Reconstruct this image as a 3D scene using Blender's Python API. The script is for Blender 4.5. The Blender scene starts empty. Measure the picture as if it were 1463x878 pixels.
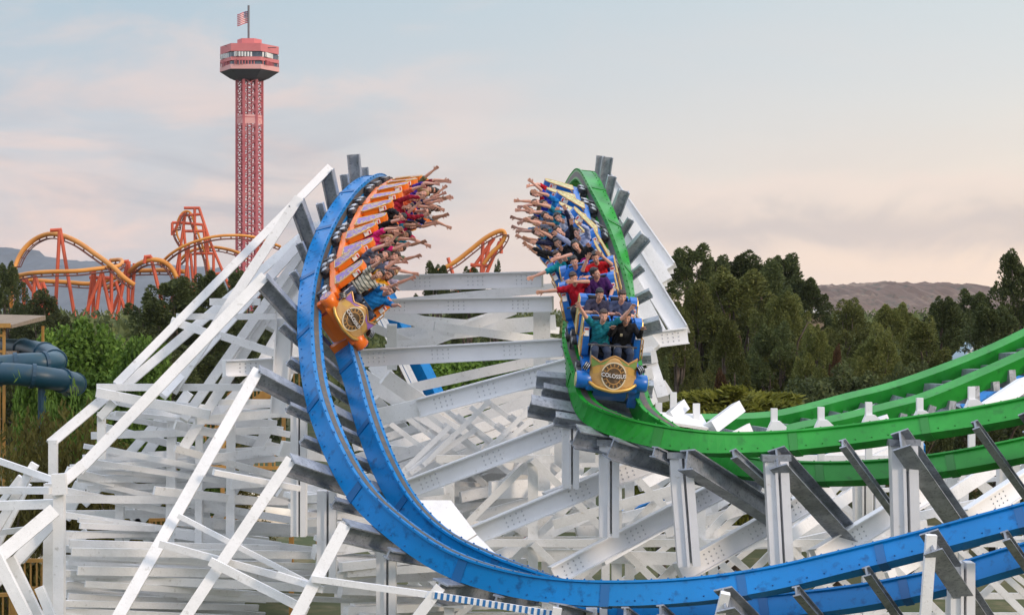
import bpy, bmesh, math, random
import numpy as np
from mathutils import Vector, Matrix

random.seed(7)
rng = np.random.default_rng(7)
SC = bpy.context.scene
COL = SC.collection

# ------------------------------------------------------------------ camera
F, CX, CY, H = 2600.0, 731.5, 439.0, 11.0
cam = bpy.data.objects.new('camera', bpy.data.cameras.new('camera'))
COL.objects.link(cam)
cam.location = (0, 0, H)
cam.rotation_euler = (math.radians(90), 0, 0)
cam.data.sensor_width = 36.0
cam.data.lens = 36.0 * F / 1463.0
cam.data.clip_start = 0.5
cam.data.clip_end = 30000
SC.camera = cam

# ------------------------------------------------------------------ exposure, sun, sky
SC.view_settings.view_transform = 'Standard'
SC.view_settings.look = 'None'
SC.view_settings.exposure = 0.40
SC.view_settings.gamma = 1.0
try:
    SC.cycles.max_bounces = 8
    SC.cycles.diffuse_bounces = 5
    SC.cycles.transparent_max_bounces = 8
except Exception:
    pass

SUN_DIR = Vector((0.80, -0.50, 0.36)).normalized()      # towards the sun
sl = bpy.data.lights.new('sun', 'SUN')
sl.energy = 1.5
sl.angle = math.radians(10)
sl.color = (1.0, 0.80, 0.62)
sun = bpy.data.objects.new('sun', sl)
COL.objects.link(sun)
sun.rotation_euler = SUN_DIR.to_track_quat('Z', 'Y').to_euler()

world = bpy.data.worlds.new('World')
SC.world = world
world.use_nodes = True
wt = world.node_tree
wt.nodes.clear()
def wn(t, **k):
    n = wt.nodes.new(t)
    for a, b in k.items():
        setattr(n, a, b)
    return n
def wl(a, b): wt.links.new(a, b)
def wmath(op, a, b=None, clamp=False):
    n = wn('ShaderNodeMath', operation=op, use_clamp=clamp)
    for i, v in enumerate((a, b)):
        if v is None: continue
        if isinstance(v, (int, float)): n.inputs[i].default_value = v
        else: wl(v, n.inputs[i])
    return n.outputs[0]
def wmix(f, a, b):
    n = wn('ShaderNodeMix', data_type='RGBA')
    for s, v in ((n.inputs[0], f), (n.inputs[6], a), (n.inputs[7], b)):
        if isinstance(v, (int, float)): s.default_value = v
        elif isinstance(v, tuple): s.default_value = (*v, 1)
        else: wl(v, s)
    return n.outputs[2]
def wramp(f, stops):
    n = wn('ShaderNodeValToRGB')
    e = n.color_ramp.elements
    while len(e) < len(stops): e.new(0.5)
    for i, (p, c) in enumerate(stops):
        e[i].position = p
        e[i].color = (*c, 1) if isinstance(c, tuple) else (c, c, c, 1)
    wl(f, n.inputs[0])
    return n.outputs[0]

tc = wn('ShaderNodeTexCoord')
sep = wn('ShaderNodeSeparateXYZ')
wl(tc.outputs['Generated'], sep.inputs[0])
el = wmath('ARCSINE', sep.outputs[2])                       # elevation, radians
az = wmath('ARCTAN2', sep.outputs[0], sep.outputs[1])       # 0 straight ahead, + to the right
elt = wmath('MULTIPLY', el, 180 / math.pi / 40.0)           # 0 at the horizon, 1 at 40 degrees
base_l = wramp(elt, [(0.0, (.68, .60, .59)), (.06, (.60, .56, .57)), (.13, (.55, .57, .61)), (.24, (.43, .54, .62)), (.5, (.50, .60, .74)), (1, (.60, .68, .82))])
base_r = wramp(elt, [(0.0, (1.22, .88, .60)), (.05, (1.02, .79, .61)), (.11, (.82, .74, .65)), (.18, (.69, .70, .69)), (.26, (.60, .67, .70)), (1, (.60, .68, .82))])
side = wmath('ADD', wmath('MULTIPLY', az, 2.0), 0.42, True)
base = wmix(side, base_l, base_r)
def cloud(sx, sy, sc, off, lo, hi, detail=6, rough=.55):
    cb = wn('ShaderNodeCombineXYZ')
    wl(wmath('MULTIPLY', az, sx), cb.inputs[0])
    wl(wmath('MULTIPLY', el, sy), cb.inputs[1])
    cb.inputs[2].default_value = off
    n = wn('ShaderNodeTexNoise')
    n.inputs['Scale'].default_value = sc
    n.inputs['Detail'].default_value = detail
    n.inputs['Roughness'].default_value = rough
    n.inputs['Distortion'].default_value = .4
    wl(cb.outputs[0], n.inputs['Vector'])
    mr = wn('ShaderNodeMapRange', interpolation_type='SMOOTHSTEP')
    mr.inputs[1].default_value = lo; mr.inputs[2].default_value = hi
    wl(n.outputs[0], mr.inputs[0])
    return mr.outputs[0]
def band(x, c, w):                                          # smooth bump round c
    d = wmath('DIVIDE', wmath('SUBTRACT', x, c), w)
    return wmath('POWER', 2.718, wmath('MULTIPLY', wmath('MULTIPLY', d, d), -1.0))
eld = wmath('MULTIPLY', el, 180 / math.pi)
left = wmath('SUBTRACT', 1.0, wmath('MULTIPLY', wmath('ADD', az, .12), 6.0, True), True)
low = wmath('SUBTRACT', 1.0, wmath('DIVIDE', eld, 10.5), True)
c1 = wmath('MULTIPLY', cloud(1.0, 2.6, 9.0, 3.3, .42, .68), wmath('MULTIPLY', wmath('POWER', low, .45), wmath('ADD', wmath('MULTIPLY', left, .85), .12)))
sky1 = wmix(wmath('MULTIPLY', c1, .85), base, (.90, .66, .57))
c2 = wmath('MULTIPLY', cloud(1.0, 4.5, 7.0, 8.1, .42, .66), wmath('MULTIPLY', band(eld, 3.4, 2.4), wmath('ADD', wmath('MULTIPLY', left, .75), .1)))
sky2 = wmix(wmath('MULTIPLY', c2, .9), sky1, (.42, .43, .48))
right = wmath('MULTIPLY', wmath('SUBTRACT', az, .02), 12.0, True)
edge = wmath('ADD', eld, wmath('MULTIPLY', cloud(1.0, 1.5, 14.0, 1.7, .2, .8), 1.3))
c3 = wmath('MULTIPLY', band(edge, 3.05, .75), right)
sky3 = wmix(wmath('MULTIPLY', c3, .62), sky2, (.53, .48, .48))
c4 = wmath('MULTIPLY', band(edge, 4.3, .45), right)
sky3 = wmix(wmath('MULTIPLY', c4, .38), sky3, (.86, .70, .62))
# above the picture: paler cloud cover that lights the place
up = wmath('DIVIDE', wmath('SUBTRACT', eld, 12.0), 26.0, True)
sky4 = wmix(up, sky3, (1.24, 1.31, 1.50))
dn = wmath('MULTIPLY', eld, -0.6, True)
sky5 = wmix(dn, sky4, (.12, .12, .09))
bg = wn('ShaderNodeBackground'); bg.inputs['Strength'].default_value = 0.87
wl(sky5, bg.inputs[0])
nis = wn('ShaderNodeTexSky', sky_type='NISHITA')
nis.sun_disc = False
nis.sun_elevation = math.asin(SUN_DIR.z)
nis.sun_rotation = math.atan2(SUN_DIR.x, SUN_DIR.y)
bg2 = wn('ShaderNodeBackground'); bg2.inputs['Strength'].default_value = 0.05
wl(nis.outputs[0], bg2.inputs[0])
mixb = wn('ShaderNodeMixShader'); mixb.inputs[0].default_value = 0.06
wl(bg.outputs[0], mixb.inputs[1]); wl(bg2.outputs[0], mixb.inputs[2])
wo = wn('ShaderNodeOutputWorld')
wl(mixb.outputs[0], wo.inputs[0])

# ------------------------------------------------------------------ helpers
def P(px, py, d):
    return Vector(((px - CX) / F * d, d, H - (py - CY) / F * d))
def V(*a): return Vector(a)

class MB:
    """collects shapes and links them as ONE mesh object"""
    def __init__(s): s.v, s.f, s.m, s.cur = [], [], [], 0
    def add(s, vs, fs):
        o = len(s.v)
        s.v.extend([tuple(v) for v in vs])
        for f in fs:
            s.f.append([i + o for i in f]); s.m.append(s.cur)
        return s
    def box(s, cx, cy, cz, sx, sy, sz, M=None):
        vs = [Vector((cx + a * sx / 2, cy + b * sy / 2, cz + c * sz / 2)) for c in (-1, 1) for b in (-1, 1) for a in (-1, 1)]
        if M is not None: vs = [M @ v for v in vs]
        return s.add(vs, [(0, 2, 3, 1), (4, 5, 7, 6), (0, 1, 5, 4), (2, 6, 7, 3), (0, 4, 6, 2), (1, 3, 7, 5)])
    def sweep(s, prof, pts, us, vs_, caps=True):
        """profile [(u,v)] carried along pts with per-point axes us, vs_"""
        n = len(prof); V_ = []; F_ = []
        for p, u, v in zip(pts, us, vs_):
            V_ += [p + u * a + v * b for a, b in prof]
        for i in range(len(pts) - 1):
            for k in range(n):
                k2 = (k + 1) % n
                F_.append((i * n + k, i * n + k2, (i + 1) * n + k2, (i + 1) * n + k))
        if caps:
            F_.append(tuple(range(n - 1, -1, -1)))
            F_.append(tuple((len(pts) - 1) * n + k for k in range(n)))
        return s.add(V_, F_)
    def prism(s, p0, p1, prof, side, up):
        return s.sweep(prof, [p0, p1], [side, side], [up, up])
    def beam(s, p0, p1, w, t, n=None):
        """rectangular timber: w across (seen face), t deep; n = face normal hint"""
        side, nn = frame(p0, p1, n)
        return s.prism(p0, p1, [(-w/2, -t/2), (w/2, -t/2), (w/2, t/2), (-w/2, t/2)], side, nn)
    def ibeam(s, p0, p1, w, h, n=None, tw=.03, tf=.035):
        """I section: h = depth along side (web height), w = flange width along n"""
        side, nn = frame(p0, p1, n)
        a, b = h / 2, w / 2
        pr = [(-a, -b), (-a + tf, -b), (-a + tf, -tw/2), (a - tf, -tw/2), (a - tf, -b), (a, -b),
              (a, b), (a - tf, b), (a - tf, tw/2), (-a + tf, tw/2), (-a + tf, b), (-a, b)]
        return s.sweep(pr, [p0, p1], [side, side], [nn, nn])
    def tube(s, pts, r, n=8, caps=True):
        pts = [Vector(p) for p in pts]
        rs = r if isinstance(r, (list, tuple)) else [r] * len(pts)
        us, vs_ = [], []
        prev = None
        for i, p in enumerate(pts):
            t = (pts[min(i + 1, len(pts) - 1)] - pts[max(i - 1, 0)]).normalized()
            if prev is None:
                a = Vector((0, 0, 1)) if abs(t.z) < .9 else Vector((1, 0, 0))
                u = t.cross(a).normalized()
            else:
                u = (prev - t * prev.dot(t)).normalized()
            prev = u
            us.append(u); vs_.append(t.cross(u))
        V_, F_ = [], []
        for p, u, v, rr in zip(pts, us, vs_, rs):
            for k in range(n):
                an = 2 * math.pi * k / n
                V_.append(p + (u * math.cos(an) + v * math.sin(an)) * rr)
        for i in range(len(pts) - 1):
            for k in range(n):
                k2 = (k + 1) % n
                F_.append((i*n + k, i*n + k2, (i+1)*n + k2, (i+1)*n + k))
        if caps:
            F_.append(tuple(range(n - 1, -1, -1))); F_.append(tuple((len(pts)-1)*n + k for k in range(n)))
        return s.add(V_, F_)
    def ball(s, c, r, seg=10, ring=6, sc=(1, 1, 1), R=None):
        V_, F_ = [], []
        c = Vector(c)
        for i in range(ring + 1):
            th = math.pi * i / ring
            for k in range(seg):
                ph = 2 * math.pi * k / seg
                q = Vector((math.sin(th)*math.cos(ph)*r*sc[0], math.sin(th)*math.sin(ph)*r*sc[1], math.cos(th)*r*sc[2]))
                if R is not None: q = R @ q
                V_.append(c + q)
        for i in range(ring):
            for k in range(seg):
                k2 = (k + 1) % seg
                F_.append((i*seg + k, (i+1)*seg + k, (i+1)*seg + k2, i*seg + k2))
        return s.add(V_, F_)
    def mesh(s, name, mats, smooth=False):
        me = bpy.data.meshes.new(name)
        me.from_pydata([tuple(v) for v in s.v], [], s.f)
        for m in (mats if isinstance(mats, (list, tuple)) else [mats]): me.materials.append(m)
        if any(s.m): me.polygons.foreach_set('material_index', s.m)
        if smooth: me.polygons.foreach_set('use_smooth', [True] * len(me.polygons))
        me.update()
        return me
    def build(s, name, mats, parent=None, smooth=False, M=None, fix=True):
        me = s.mesh(name, mats, smooth)
        if fix:
            b = bmesh.new(); b.from_mesh(me)
            bmesh.ops.recalc_face_normals(b, faces=b.faces)
            b.to_mesh(me); b.free()
        o = bpy.data.objects.new(name, me)
        COL.objects.link(o)
        if parent is not None: o.parent = parent
        if M is not None: o.matrix_local = M
        return o

def frame(p0, p1, n=None):
    ax = (p1 - p0).normalized()
    n = Vector((0, -1, 0)) if n is None else Vector(n)
    nn = n - ax * n.dot(ax)
    if nn.length < 1e-4: nn = Vector((1, 0, 0)) - ax * ax.x
    nn.normalize()
    return ax.cross(nn).normalized(), nn

def tag(o, label=None, cat=None, group=None, kind=None):
    if label: o['label'] = label
    if cat: o['category'] = cat
    if group: o['group'] = group
    if kind: o['kind'] = kind
    return o
def thing(name, label, cat, loc=(0, 0, 0), group=None, M=None):
    o = bpy.data.objects.new(name, None)
    o.empty_display_size = .2
    COL.objects.link(o)
    if M is not None: o.matrix_world = M
    else: o.location = loc
    return tag(o, label, cat, group)
def local(root):
    """matrix that brings world coordinates into root's space (roots carry only a location)"""
    return Matrix.Translation(-Vector(root.location))
def copy_tree(o, parent=None):
    c = o.copy(); COL.objects.link(c); c.parent = parent
    for ch in KIDS.get(o.name, list(o.children)): copy_tree(ch, c)
    return c
KIDS = {}

# ------------------------------------------------------------------ materials
def mat(name, col, rough=.6, metal=0.0, var=.0, noise=None, bump=0.0, bscale=20, objrand=0.0, spec=None, stretch=(1, 1, 1)):
    """procedural material: base colour broken by noise (noise = (scale, other colour, lo, hi)), optional bump"""
    m = bpy.data.materials.new(name); m.use_nodes = True
    nt = m.node_tree; b = nt.nodes['Principled BSDF']
    b.inputs['Roughness'].default_value = rough
    b.inputs['Metallic'].default_value = metal
    if spec is not None: b.inputs['Specular IOR Level'].default_value = spec
    rgb = nt.nodes.new('ShaderNodeRGB'); rgb.outputs[0].default_value = (*col, 1)
    out = rgb.outputs[0]
    co = nt.nodes.new('ShaderNodeTexCoord')
    mp = nt.nodes.new('ShaderNodeMapping'); mp.inputs['Scale'].default_value = stretch
    nt.links.new(co.outputs['Object'], mp.inputs[0])
    def mixn(f, a, c2):
        n = nt.nodes.new('ShaderNodeMix'); n.data_type = 'RGBA'
        nt.links.new(f, n.inputs[0]); nt.links.new(a, n.inputs[6])
        if isinstance(c2, tuple): n.inputs[7].default_value = (*c2, 1)
        else: nt.links.new(c2, n.inputs[7])
        return n.outputs[2]
    for nz in (noise if isinstance(noise, list) else [noise] if noise else []):
        sc, c2, lo, hi = nz
        n = nt.nodes.new('ShaderNodeTexNoise'); n.inputs['Scale'].default_value = sc
        n.inputs['Detail'].default_value = 5; n.inputs['Roughness'].default_value = .6
        nt.links.new(mp.outputs[0], n.inputs['Vector'])
        r = nt.nodes.new('ShaderNodeMapRange'); r.inputs[1].default_value = lo; r.inputs[2].default_value = hi
        nt.links.new(n.outputs[0], r.inputs[0])
        out = mixn(r.outputs[0], out, c2)
    if objrand:
        oi = nt.nodes.new('ShaderNodeObjectInfo')
        r = nt.nodes.new('ShaderNodeMapRange'); r.inputs[3].default_value = 1 - objrand; r.inputs[4].default_value = 1 + objrand * .5
        nt.links.new(oi.outputs['Random'], r.inputs[0])
        hs = nt.nodes.new('ShaderNodeHueSaturation')
        nt.links.new(r.outputs[0], hs.inputs['Value']); nt.links.new(out, hs.inputs['Color'])
        out = hs.outputs[0]
    nt.links.new(out, b.inputs['Base Color'])
    if bump:
        n = nt.nodes.new('ShaderNodeTexNoise'); n.inputs['Scale'].default_value = bscale; n.inputs['Detail'].default_value = 4
        nt.links.new(mp.outputs[0], n.inputs['Vector'])
        bm_ = nt.nodes.new('ShaderNodeBump'); bm_.inputs['Strength'].default_value = bump; bm_.inputs['Distance'].default_value = .02
        nt.links.new(n.outputs[0], bm_.inputs['Height']); nt.links.new(bm_.outputs[0], b.inputs['Normal'])
    return m

M_WHITE = mat('white painted timber', (.83, .835, .84), .55, noise=[(1.3, (.70, .71, .71), .45, .75), (7, (.46, .45, .42), .62, .80), (30, (.58, .57, .54), .60, .75), (2.6, (.50, .38, .26), .72, .86)], bump=.3, bscale=14, objrand=.08)
M_STEELW = mat('white painted steel', (.83, .835, .85), .45, noise=[(.9, (.72, .73, .75), .45, .75), (8, (.52, .50, .46), .64, .82), (2.2, (.48, .37, .26), .72, .88)], objrand=.07)
M_BOLT = mat('painted bolt head', (.56, .57, .59), .5, .2)
M_GALV = mat('galvanised steel', (.27, .295, .33), .45, .45, noise=[(3.0, (.40, .43, .48), .42, .62), (16, (.19, .205, .23), .52, .68), (2.2, (.20, .14, .09), .66, .80)], bump=.1, bscale=40, objrand=.15)
M_BLUE = mat('blue track paint', (.001, .18, .49), .33, spec=.3, noise=[(.8, (.002, .20, .56), .42, .65), (5, (.002, .07, .22), .54, .74), (18, (.06, .15, .28), .66, .78)], bump=.06, bscale=9, objrand=0)
M_GREEN = mat('green track paint', (.011, .235, .022), .36, spec=.35, noise=[(.8, (.022, .32, .035), .42, .65), (5, (.010, .15, .018), .56, .74), (18, (.10, .28, .10), .68, .78)], bump=.06, bscale=9)
M_RAILTOP = mat('worn rail face', (.10, .10, .10), .5, .3, noise=(8, (.20, .14, .09), .5, .7))
M_DARK = mat('dark rubber and steel', (.045, .045, .05), .5, .2, noise=(12, (.12, .11, .11), .5, .7))
# ------------------------------------------------------------------ ground, hills
gm = mat('dry grass ground', (.085, .085, .03), .95, noise=[(.08, (.05, .07, .02), .4, .6), (.6, (.17, .14, .07), .52, .7)], bump=.4, bscale=4)
g = MB()
n = 60
xs = np.concatenate([np.linspace(-4000, -300, 16), np.linspace(-280, 280, 40), np.linspace(300, 4000, 16)])
ys = np.concatenate([np.linspace(-300, 500, 50), np.linspace(540, 6000, 18)])
gv, gf = [], []
for j, y in enumerate(ys):
    for i, x in enumerate(xs):
        z = .5 * math.sin(x * .05) * math.cos(y * .04) if abs(x) < 290 and y < 480 else 0
        gv.append((x, y, z))
nx = len(xs)
for j in range(len(ys) - 1):
    for i in range(nx - 1):
        gf.append((j*nx + i, j*nx + i + 1, (j+1)*nx + i + 1, (j+1)*nx + i))
g.add(gv, gf)
tag(g.build('ground', gm, smooth=True), kind='structure')

def hill(name, m, d, prof, depth, seed, rough=6):
    """ridge whose skyline passes through (px,py) pairs at distance d; rises over `depth` metres"""
    r = np.random.default_rng(seed)
    pxs = np.linspace(prof[0][0], prof[-1][0], 140)
    pys = np.interp(pxs, [p[0] for p in prof], [p[1] for p in prof])
    vs, fs = [], []
    rows = 14
    jit = r.normal(0, 1, (rows + 6, 140))
    for j in range(rows + 6):
        t = min(j / rows, 1.0)
        dd = d - depth * (1 - j / rows)
        for i in range(140):
            top = max(H - (pys[i] - CY) / F * d, 0)
            k = math.sin(t * math.pi / 2) ** 1.2 if j <= rows else 1 - (j - rows) / 8
            z = top * k + jit[j, i] * rough * (0.9 if 0 < j < rows else .25) - 2
            vs.append(((pxs[i] - CX) / F * d, dd, z))
    for j in range(rows + 5):
        for i in range(139):
            fs.append((j*140 + i, j*140 + i + 1, (j+1)*140 + i + 1, (j+1)*140 + i))
    o = MB().add(vs, fs).build(name, m, smooth=True, fix=False)
    return tag(o, kind='structure')
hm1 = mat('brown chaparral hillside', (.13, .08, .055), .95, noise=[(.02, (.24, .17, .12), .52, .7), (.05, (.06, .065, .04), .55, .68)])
hm2 = mat('haze tinted scrub hillside', (.085, .10, .115), .95, noise=[(.006, (.06, .075, .09), .4, .6)])  # blue of the distant haze is mixed into the scrub colour
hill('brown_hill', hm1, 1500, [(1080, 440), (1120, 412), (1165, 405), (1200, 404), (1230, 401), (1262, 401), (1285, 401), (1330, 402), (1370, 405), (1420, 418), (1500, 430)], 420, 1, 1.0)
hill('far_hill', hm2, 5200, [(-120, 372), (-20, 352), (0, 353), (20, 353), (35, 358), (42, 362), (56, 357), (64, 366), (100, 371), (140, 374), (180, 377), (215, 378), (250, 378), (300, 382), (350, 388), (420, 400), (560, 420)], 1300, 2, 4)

# ------------------------------------------------------------------ vegetation
def leaf_mat(name, c1, c2, c3):
    m = bpy.data.materials.new(name); m.use_nodes = True
    nt = m.node_tree; b = nt.nodes['Principled BSDF']
    b.inputs['Roughness'].default_value = .75
    b.inputs['Specular IOR Level'].default_value = .25
    ge = nt.nodes.new('ShaderNodeNewGeometry')
    r = nt.nodes.new('ShaderNodeValToRGB')
    e = r.color_ramp.elements; e.new(.5)
    e[0].color = (*c1, 1); e[1].color = (*c2, 1); e[2].color = (*c3, 1); e[1].position = .5; e[2].position = 1
    tc_ = nt.nodes.new('ShaderNodeTexCoord')
    nz = nt.nodes.new('ShaderNodeTexNoise'); nz.inputs['Scale'].default_value = .9; nz.inputs['Detail'].default_value = 3
    nt.links.new(tc_.outputs['Object'], nz.inputs['Vector'])
    ad = nt.nodes.new('ShaderNodeMath'); ad.operation = 'MULTIPLY_ADD'; ad.inputs[1].default_value = .45
    nt.links.new(ge.outputs['Random Per Island'], ad.inputs[0]); 
    ms = nt.nodes.new('ShaderNodeMath'); ms.operation = 'MULTIPLY_ADD'; ms.inputs[1].default_value = 1.5; ms.inputs[2].default_value = -.48
    nt.links.new(nz.outputs[0], ms.inputs[0]); nt.links.new(ms.outputs[0], ad.inputs[2])
    nt.links.new(ad.outputs[0], r.inputs[0])
    oi = nt.nodes.new('ShaderNodeObjectInfo')
    mr = nt.nodes.new('ShaderNodeMapRange'); mr.inputs[3].default_value = .72; mr.inputs[4].default_value = 1.25
    nt.links.new(oi.outputs['Random'], mr.inputs[0])
    hs = nt.nodes.new('ShaderNodeHueSaturation'); nt.links.new(mr.outputs[0], hs.inputs['Value']); nt.links.new(r.outputs[0], hs.inputs['Color'])
    nt.links.new(hs.outputs[0], b.inputs['Base Color'])
    tr = nt.nodes.new('ShaderNodeBsdfTranslucent'); nt.links.new(hs.outputs[0], tr.inputs[0])
    mx = nt.nodes.new('ShaderNodeMixShader'); mx.inputs[0].default_value = .25
    nt.links.new(b.outputs[0], mx.inputs[1]); nt.links.new(tr.outputs[0], mx.inputs[2])
    nt.links.new(mx.outputs[0], nt.nodes['Material Output'].inputs[0])
    return m
L_PINE = leaf_mat('pine needles', (.06, .075, .018), (.15, .165, .045), (.29, .285, .095))
L_DARK = leaf_mat('dark cypress foliage', (.037, .053, .02), (.092, .115, .04), (.18, .20, .07))
L_BROAD = leaf_mat('broad green leaves', (.055, .105, .016), (.125, .22, .034), (.24, .36, .07))
L_WILLOW = leaf_mat('yellow green willow leaves', (.10, .11, .012), (.21, .22, .03), (.36, .36, .07))
L_OLIVE = leaf_mat('olive scrub leaves', (.07, .066, .014), (.14, .125, .028), (.25, .21, .055))
L_RUST = leaf_mat('rusty dry leaves', (.06, .035, .015), (.10, .055, .025), (.15, .09, .045))
M_BARK = mat('bark', (.075, .055, .04), .9, noise=(5, (.14, .11, .085), .45, .65), bump=.6, bscale=15)

def leaves_mesh(name, centres, dirs, ln, wd, m, jl=.35, zf=1.0):
    """one quad per leaf: long axis dirs, random roll"""
    n = len(centres)
    d = dirs / np.linalg.norm(dirs, axis=1, keepdims=True)
    a = rng.normal(size=(n, 3)); s = np.cross(d, a); s /= np.linalg.norm(s, axis=1, keepdims=True) + 1e-9
    L = (ln * (1 + rng.uniform(-jl, jl, n)))[:, None]; W = (wd * (1 + rng.uniform(-jl, jl, n)))[:, None]
    d = d * np.array([1, 1, zf]); s = s * np.array([1, 1, zf])
    v = np.empty((n, 4, 3))
    v[:, 0] = centres - d * L * .5; v[:, 1] = centres + s * W * .5; v[:, 2] = centres + d * L * .5; v[:, 3] = centres - s * W * .5
    me = bpy.data.meshes.new(name)
    me.vertices.add(n * 4); me.vertices.foreach_set('co', v.reshape(-1).astype(np.float32))
    me.loops.add(n * 4); me.loops.foreach_set('vertex_index', np.arange(n * 4, dtype=np.int32))
    me.polygons.add(n); me.polygons.foreach_set('loop_start', np.arange(0, n * 4, 4, dtype=np.int32))
    me.polygons.foreach_set('loop_total', np.full(n, 4, dtype=np.int32))
    me.materials.append(m); me.update(); me.validate()
    return me

def unit(n):
    a = rng.normal(size=(n, 3)); return a / np.linalg.norm(a, axis=1, keepdims=True)
def limb(mb, a, b, r0, r1, wob=.04):
    pts = []
    L = (b - a).length
    for t in (0, .35, .7, 1):
        pts.append(a.lerp(b, t) + Vector(rng.normal(0, wob * L * (t * (1 - t) * 3), 3)))
    mb.tube(pts, [r0 + (r1 - r0) * t for t in (0, .35, .7, 1)], 6)

# every prototype is a tree of unit height (1) and unit crown width (1), base at the origin
def proto_crown(kind, nleaf, seed):
    global rng
    rng = np.random.default_rng(seed)
    C, D = [], []
    tips = []
    if kind in ('pine', 'spire'):
        ncl = 130 if kind == 'pine' else 80
        for k in range(ncl):
            t = rng.uniform(.08, 1) ** .8                       # height of the clump
            if kind == 'pine': rmax = .47 * min(1, (t / .30) ** .7) * (1 - max(0, t - .45) / .57) ** .45
            else: rmax = .46 * min(1, (t / .16) ** .7) * (1 - t) ** .55 + .02
            a = rng.uniform(0, 2 * math.pi); rr = rmax * rng.uniform(.35, 1.0) ** .6 * (1 + .18 * math.sin(3 * a + seed))
            if t > .9: rr *= .6
            c = np.array([rr * math.cos(a), rr * math.sin(a), t * .93])
            m_ = nleaf // ncl
            u = rng.uniform(0, 1, m_); w = rng.uniform(.065, .115); hgt = rng.uniform(.045, .095)
            rad = w * (1 - u) ** .55 * rng.uniform(.3, 1.0, m_) ** .5
            an = rng.uniform(0, 2 * math.pi, m_)
            C.append(np.stack([c[0] + rad * np.cos(an) + .03 * u * math.cos(a), c[1] + rad * np.sin(an) + .03 * u * math.sin(a), c[2] - .035 + hgt * u], 1))
            D.append(np.stack([np.cos(an) * .9 + .5 * math.cos(a), np.sin(an) * .9 + .5 * math.sin(a), np.full(m_, .55)], 1) + rng.normal(0, .5, (m_, 3)))
            if k % 4 == 0: tips.append(tuple(c))
        ln, wd = (.024, .0085)
    elif kind in ('broad', 'dome', 'shrub'):
        ncl = {'broad': 60, 'dome': 90, 'shrub': 34}[kind]
        for k in range(ncl):
            u = unit(1)[0]; u[2] = abs(u[2]) * 1.0 - (.35 if kind == 'broad' else .05)
            rr = rng.uniform(.55, 1.0)
            cz = .58 if kind == 'broad' else (.45 if kind == 'dome' else .42)
            hz = .40 if kind == 'broad' else (.50 if kind == 'dome' else .5)
            c = np.array([u[0] * .40 * rr, u[1] * .40 * rr, cz + u[2] * hz * rr])
            r0 = rng.uniform(.09, .16)
            if kind == 'dome':
                q_ = math.sqrt(rng.uniform(0, 1)); a_ = rng.uniform(0, 6.283)
                c = np.array([.43 * q_ * math.cos(a_), .43 * q_ * math.sin(a_), .52 + .38 * math.sqrt(1 - q_ * q_ * .9) * rng.uniform(.55, 1)]); r0 = rng.uniform(.07, .11)
            m_ = nleaf // ncl
            q = unit(m_) * (rng.uniform(.35, 1, m_) ** .5)[:, None] * r0 * np.array([1, 1, .85])
            C.append(c + q); D.append(unit(m_) + q / r0 * .6 + np.array([0, 0, -.1]))
            tips.append(tuple(c))
        ln, wd = (.032, .022) if kind == 'broad' else (.030, .012)
    elif kind == 'willow':
        for k in range(60):
            a = rng.uniform(0, 2 * math.pi); rr = math.sqrt(rng.uniform(0, 1)) * .42
            top = .98 - 1.1 * rr ** 2.2 - rng.uniform(0, .08)
            x, y = rr * math.cos(a), rr * math.sin(a)
            m_ = nleaf // 60
            t = rng.uniform(0, 1, m_)
            out = .10 * np.sin(t * 2.2)
            C.append(np.stack([x + math.cos(a) * out + rng.normal(0, .03, m_), y + math.sin(a) * out + rng.normal(0, .03, m_), top + .06 * np.sin(t * 3) - .38 * t ** 1.6], 1))
            D.append(np.stack([np.cos(a) * (1 - t) + rng.normal(0, .4, m_), np.sin(a) * (1 - t) + rng.normal(0, .4, m_), .7 - 2.0 * t], 1))
            tips.append((x * .8, y * .8, top - .15))
        ln, wd = (.05, .012)
    elif kind == 'reed':
        for k in range(46):
            x, y = rng.uniform(-.45, .45), rng.uniform(-.45, .45); top = rng.uniform(.55, 1.0)
            m_ = nleaf // 46; t = rng.uniform(.1, 1, m_)
            sp = .09 * (1 - t) + .025
            C.append(np.stack([x + rng.normal(0, 1, m_) * sp, y + rng.normal(0, 1, m_) * sp, top * t], 1))
            D.append(np.stack([rng.normal(0, .6, m_), rng.normal(0, .6, m_), np.full(m_, 1.0)], 1))
            tips.append((x, y, top * .8))
        ln, wd = (.055, .014)
    C = np.concatenate(C); D = np.concatenate(D)
    return C, D, ln, wd, tips
PROTO = {}
def get_proto(kind, m, nleaf, seed):
    key = (kind, m.name, seed)
    if key not in PROTO:
        C, D, ln, wd, tips = proto_crown(kind, nleaf, seed)
        PROTO[key] = (leaves_mesh(kind + '_crown', C, D, ln * 1.2, wd * 1.25, m, zf={'broad': .5, 'pine': .5, 'spire': .4, 'dome': .6, 'willow': .75, 'shrub': .5, 'reed': .55}[kind]), tips)
    return PROTO[key]
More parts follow.
